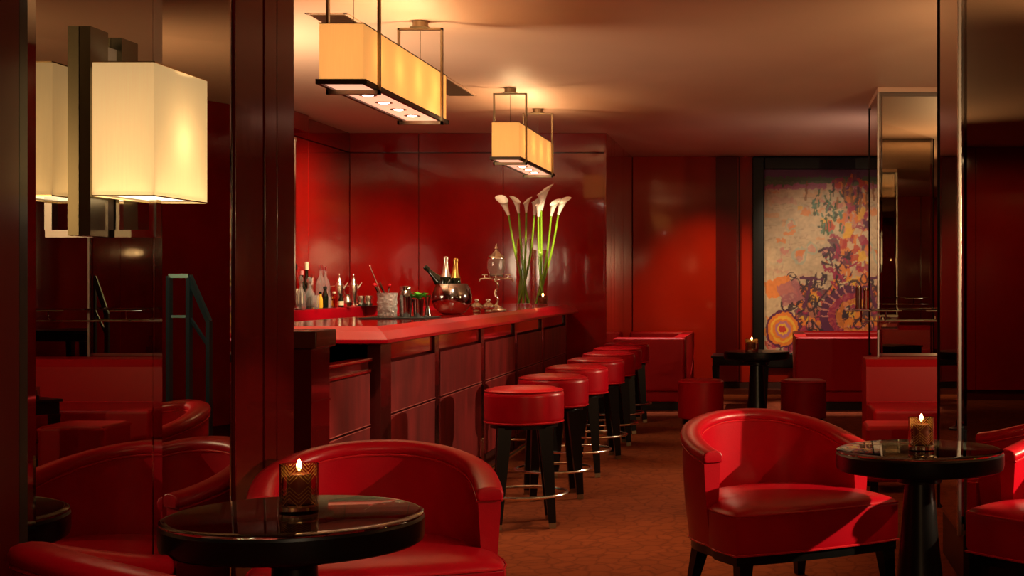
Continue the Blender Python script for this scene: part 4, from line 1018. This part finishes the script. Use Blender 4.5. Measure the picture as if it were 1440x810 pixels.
lily('calla lily crossing right from the left vase, lower of the middle pair', *V1, (-0.055, -0.01), (752, 303, -0.03), (0.3, -0.8), 0.17)
lily('large calla lily at the top middle of the bunch', *V2, (-0.02, 0.02), (761, 296, 0.0), (0.4, -0.7), 0.20)
lily('calla lily with a thin curved stem in the middle of the right vase', *V2, (0.03, -0.02), (757, 305, 0.0), (0.2, -0.8), 0.14)
lily('calla lily second from the right', *V2, (-0.04, -0.015), (775, 304, 0.0), (0.5, -0.5), 0.14)
lily('calla lily leaning farthest right', *V2, (-0.045, 0.02), (785, 302, 0.0), (0.6, -0.5), 0.15)
lf2 = thing('lily_leaf', 'broad yellow green leaf blade curled inside the left vase', 'leaf', (V1[0] - 0.03, V1[1], Z + 0.02))
q = MB()
vs = []
for k in range(12):
    f = k / 11; ww = 0.03 * math.sin(PI * (0.12 + 0.85 * f))
    for s_ in (-1, 0, 1): vs.append((-0.03 + 0.055 * f + s_ * ww * 0.8, 0.02 * math.sin(PI * f) + abs(s_) * 0.004, 0.42 * f))
q.add(vs, [(3 * i + j, 3 * i + j + 1, 3 * i + j + 4, 3 * i + j + 3) for i in range(11) for j in range(2)]); q.build('blade', 'stem', lf2, 60)
candle('small candle glass beside the right-hand vase on the bar', (px(763.5, 12.72), 12.72, Z), 1.0, 0.10, False, 0.12, 0.042)

# ------------------------------------------------------------------ bottles on the back bar
ZB = 1.101
def ledge(p, dx=0.0):
    X = -4.185 + dx; return (X, X * 2000 / (p - 1083), ZB)
def bottle(label, loc, h, r, body, cap, capm, lab=None, neck=0.32, grp='bottles on the back bar'):
    t = thing('bottle', label, 'bottle', loc, 0, grp)
    MB().lathe([(0, 0), (r * 0.95, 0), (r, 0.008), (r, h * (0.62 - neck * 0.25)), (r * 0.85, h * 0.62), (r * neck, h * 0.75), (r * neck, h * 0.90), (0, h * 0.90)], (0, 0, 0), 24).build('body', body, t, 45)
    MB().lathe([(0, h * 0.88), (r * neck * 1.2, h * 0.88), (r * neck * 1.2, h * cap), (0, h * cap)], (0, 0, 0), 16).build('cap', capm, t)
    if lab: MB().lathe([(r + 0.0004, h * 0.12), (r + 0.001, h * 0.12), (r + 0.001, h * 0.45), (r + 0.0004, h * 0.45)], (0, 0, 0), 24).build('paper_label', lab, t)
    return t
def decanter(label, loc, h, r, grp='crystal decanters on the back bar'):
    t = thing('decanter', label, 'decanter', loc, 0, grp); K = 16
    pr = [(0.9, 0), (1.0, 0.04), (1.0, 0.34), (0.85, 0.48), (0.42, 0.60), (0.30, 0.66), (0.30, 0.74), (0.42, 0.77)]
    lp = [[(r * a * (1.0 if k % 2 else 0.93) * math.cos(2 * PI * k / K), r * a * (1.0 if k % 2 else 0.93) * math.sin(2 * PI * k / K), h * z) for k in range(K)] for a, z in pr]
    lp += [[(r * a * math.cos(2 * PI * k / K), r * a * math.sin(2 * PI * k / K), h * z) for k in range(K)] for a, z in ((0.24, 0.77), (0.24, 0.64), (0.8, 0.46), (0.85, 0.08))]
    MB().loft(lp).build('body', 'crystal', t, 10)
    MB().lathe([(0, 0.70 * h), (0.2 * r, 0.70 * h), (0.22 * r, 0.775 * h), (0.45 * r, 0.82 * h), (0.5 * r, 0.88 * h), (0.35 * r, 0.95 * h), (0, 1.0 * h)], (0, 0, 0), 8).build('stopper', 'crystal', t, 10)
    return t
bt = thing('serving_tray', 'black tray under the bottles at the left of the back bar', 'tray', (-4.20, 12.98, ZB - 0.0005), 0, 'trays on the back bar')
MB().box(-0.10, 0.085, -0.50, 0.52, 0, 0.004, 0.001).build('base', 'black', bt)
bt = thing('serving_tray', 'black tray under the silver shakers in the corner of the back bar', 'tray', (-4.18, 14.42, ZB - 0.0005), 0, 'trays on the back bar')
MB().box(-0.10, 0.22, -0.17, 0.20, 0, 0.004, 0.001).build('base', 'black', bt)
ZB = 1.106
bottle('dark bottle with black cap at the left end of the back bar', ledge(415, -0.03), 0.40, 0.042, 'smoke', 1.0, 'black', 'cream', 0.4)
bottle('dark bottle with a pink cap behind the crystal', ledge(424, -0.04), 0.345, 0.036, 'darkglass', 1.0, 'pinkcap', None, 0.4)
bottle('tall dark bottle with a long cream cap', ledge(431, -0.04), 0.40, 0.036, 'darkglass', 1.06, 'cream', None, 0.45)
decanter('crystal decanter in front of the dark black-capped bottle', ledge(423, 0.06), 0.30, 0.046)
decanter('round crystal decanter beside the long cream-capped bottle', ledge(435, 0.01), 0.29, 0.055)
bottle('clear glass bottle, left of the tall clear pair', ledge(451, -0.035), 0.40, 0.046, 'crystal', 1.0, 'glass', None, 0.36)
bottle('clear glass bottle, right of the tall clear pair', ledge(457, -0.035), 0.39, 0.046, 'crystal', 1.0, 'glass', None, 0.36)
t = lathe_thing('tumbler', 'cut crystal tumbler in front of the tall clear bottles', 'glass', ledge(443, 0.075), [('body', [(0, 0), (0.036, 0), (0.040, 0.12), (0.037, 0.12), (0.032, 0.015), (0, 0.015)], 'crystal')], None, 0, 10)
bottle('small yellow bottle beside the cut tumbler', ledge(450.5, 0.055), 0.15, 0.022, 'yellow', 1.0, 'darkglass', None, 0.5)
bottle('small clear dropper bottle right of the yellow one', ledge(462, 0.05), 0.15, 0.028, 'crystal', 1.0, 'glass', None, 0.5)
bottle('small amber bottle beside the dropper bottle', ledge(470, 0.05), 0.15, 0.028, 'amber', 1.0, 'cream', None, 0.5)
bottle('small bottle with a white paper label before the first silver shaker', ledge(479.5, 0.065), 0.13, 0.026, 'darkglass', 1.0, 'black', 'cream', 0.5)
bottle('dark squat bottle behind the yellow one', ledge(457, 0.035), 0.20, 0.03, 'darkglass', 1.0, 'black', None, 0.5)
def coffee_shaker(label, loc):
    t = thing('silver_shaker', label, 'shaker', loc, 0.4, 'antique silver shakers on the back bar')
    MB().lathe([(0, 0), (0.046, 0), (0.048, 0.008), (0.030, 0.02), (0.034, 0.05), (0.042, 0.11), (0.046, 0.17), (0.040, 0.20), (0, 0.20)], (0, 0, 0), 24).build('body', 'silver', t, 50)
    MB().lathe([(0, 0.20), (0.043, 0.20), (0.045, 0.21), (0.034, 0.235), (0.026, 0.25), (0.028, 0.262), (0.014, 0.285), (0.008, 0.295), (0.012, 0.305), (0.006, 0.32), (0, 0.325)], (0, 0, 0), 24).build('lid', 'silver', t, 50)
    MB().tube([(0.035, 0, 0.16), (0.06, 0, 0.20), (0.082, 0, 0.235)], 0.012, 8, radii=[0.016, 0.012, 0.009]).build('spout', 'silver', t, 60)
    MB().tube([(-0.04, 0, 0.20), (-0.075, 0, 0.20), (-0.09, 0, 0.16), (-0.08, 0, 0.10), (-0.04, 0, 0.08)], 0.005, 8).build('handle', 'silver', t, 60)
    return t
coffee_shaker('ornate silver shaker with spout, nearer the bottles', ledge(477, -0.02))
coffee_shaker('ornate silver shaker with spout, on the corner tray', ledge(497, 0.0))
lathe_thing('silver_jug', 'round silver jug between the two ornate shakers', 'jug', ledge(488.5, 0.085), [('body', [(0, 0), (0.03, 0), (0.05, 0.03), (0.052, 0.055), (0.03, 0.09), (0.034, 0.12), (0.03, 0.12), (0.026, 0.09), (0, 0.085)], 'silver')])
for p, lab in ((508, 'beaded silver bowl on the corner tray, beside the shaker'), (515.5, 'beaded silver bowl at the right end of the corner tray')):
    X = px(p, 14.42)
    b_ = lathe_thing('silver_bowl', lab, 'bowl', (X, 14.42 + (0.06 if p > 510 else -0.02), ZB), [('bowl', [(0, 0), (0.035, 0), (0.05, 0.02), (0.052, 0.085), (0.050, 0.10), (0.046, 0.10), (0.047, 0.03), (0, 0.02)], 'silver')], 'silver bowls on the back bar')
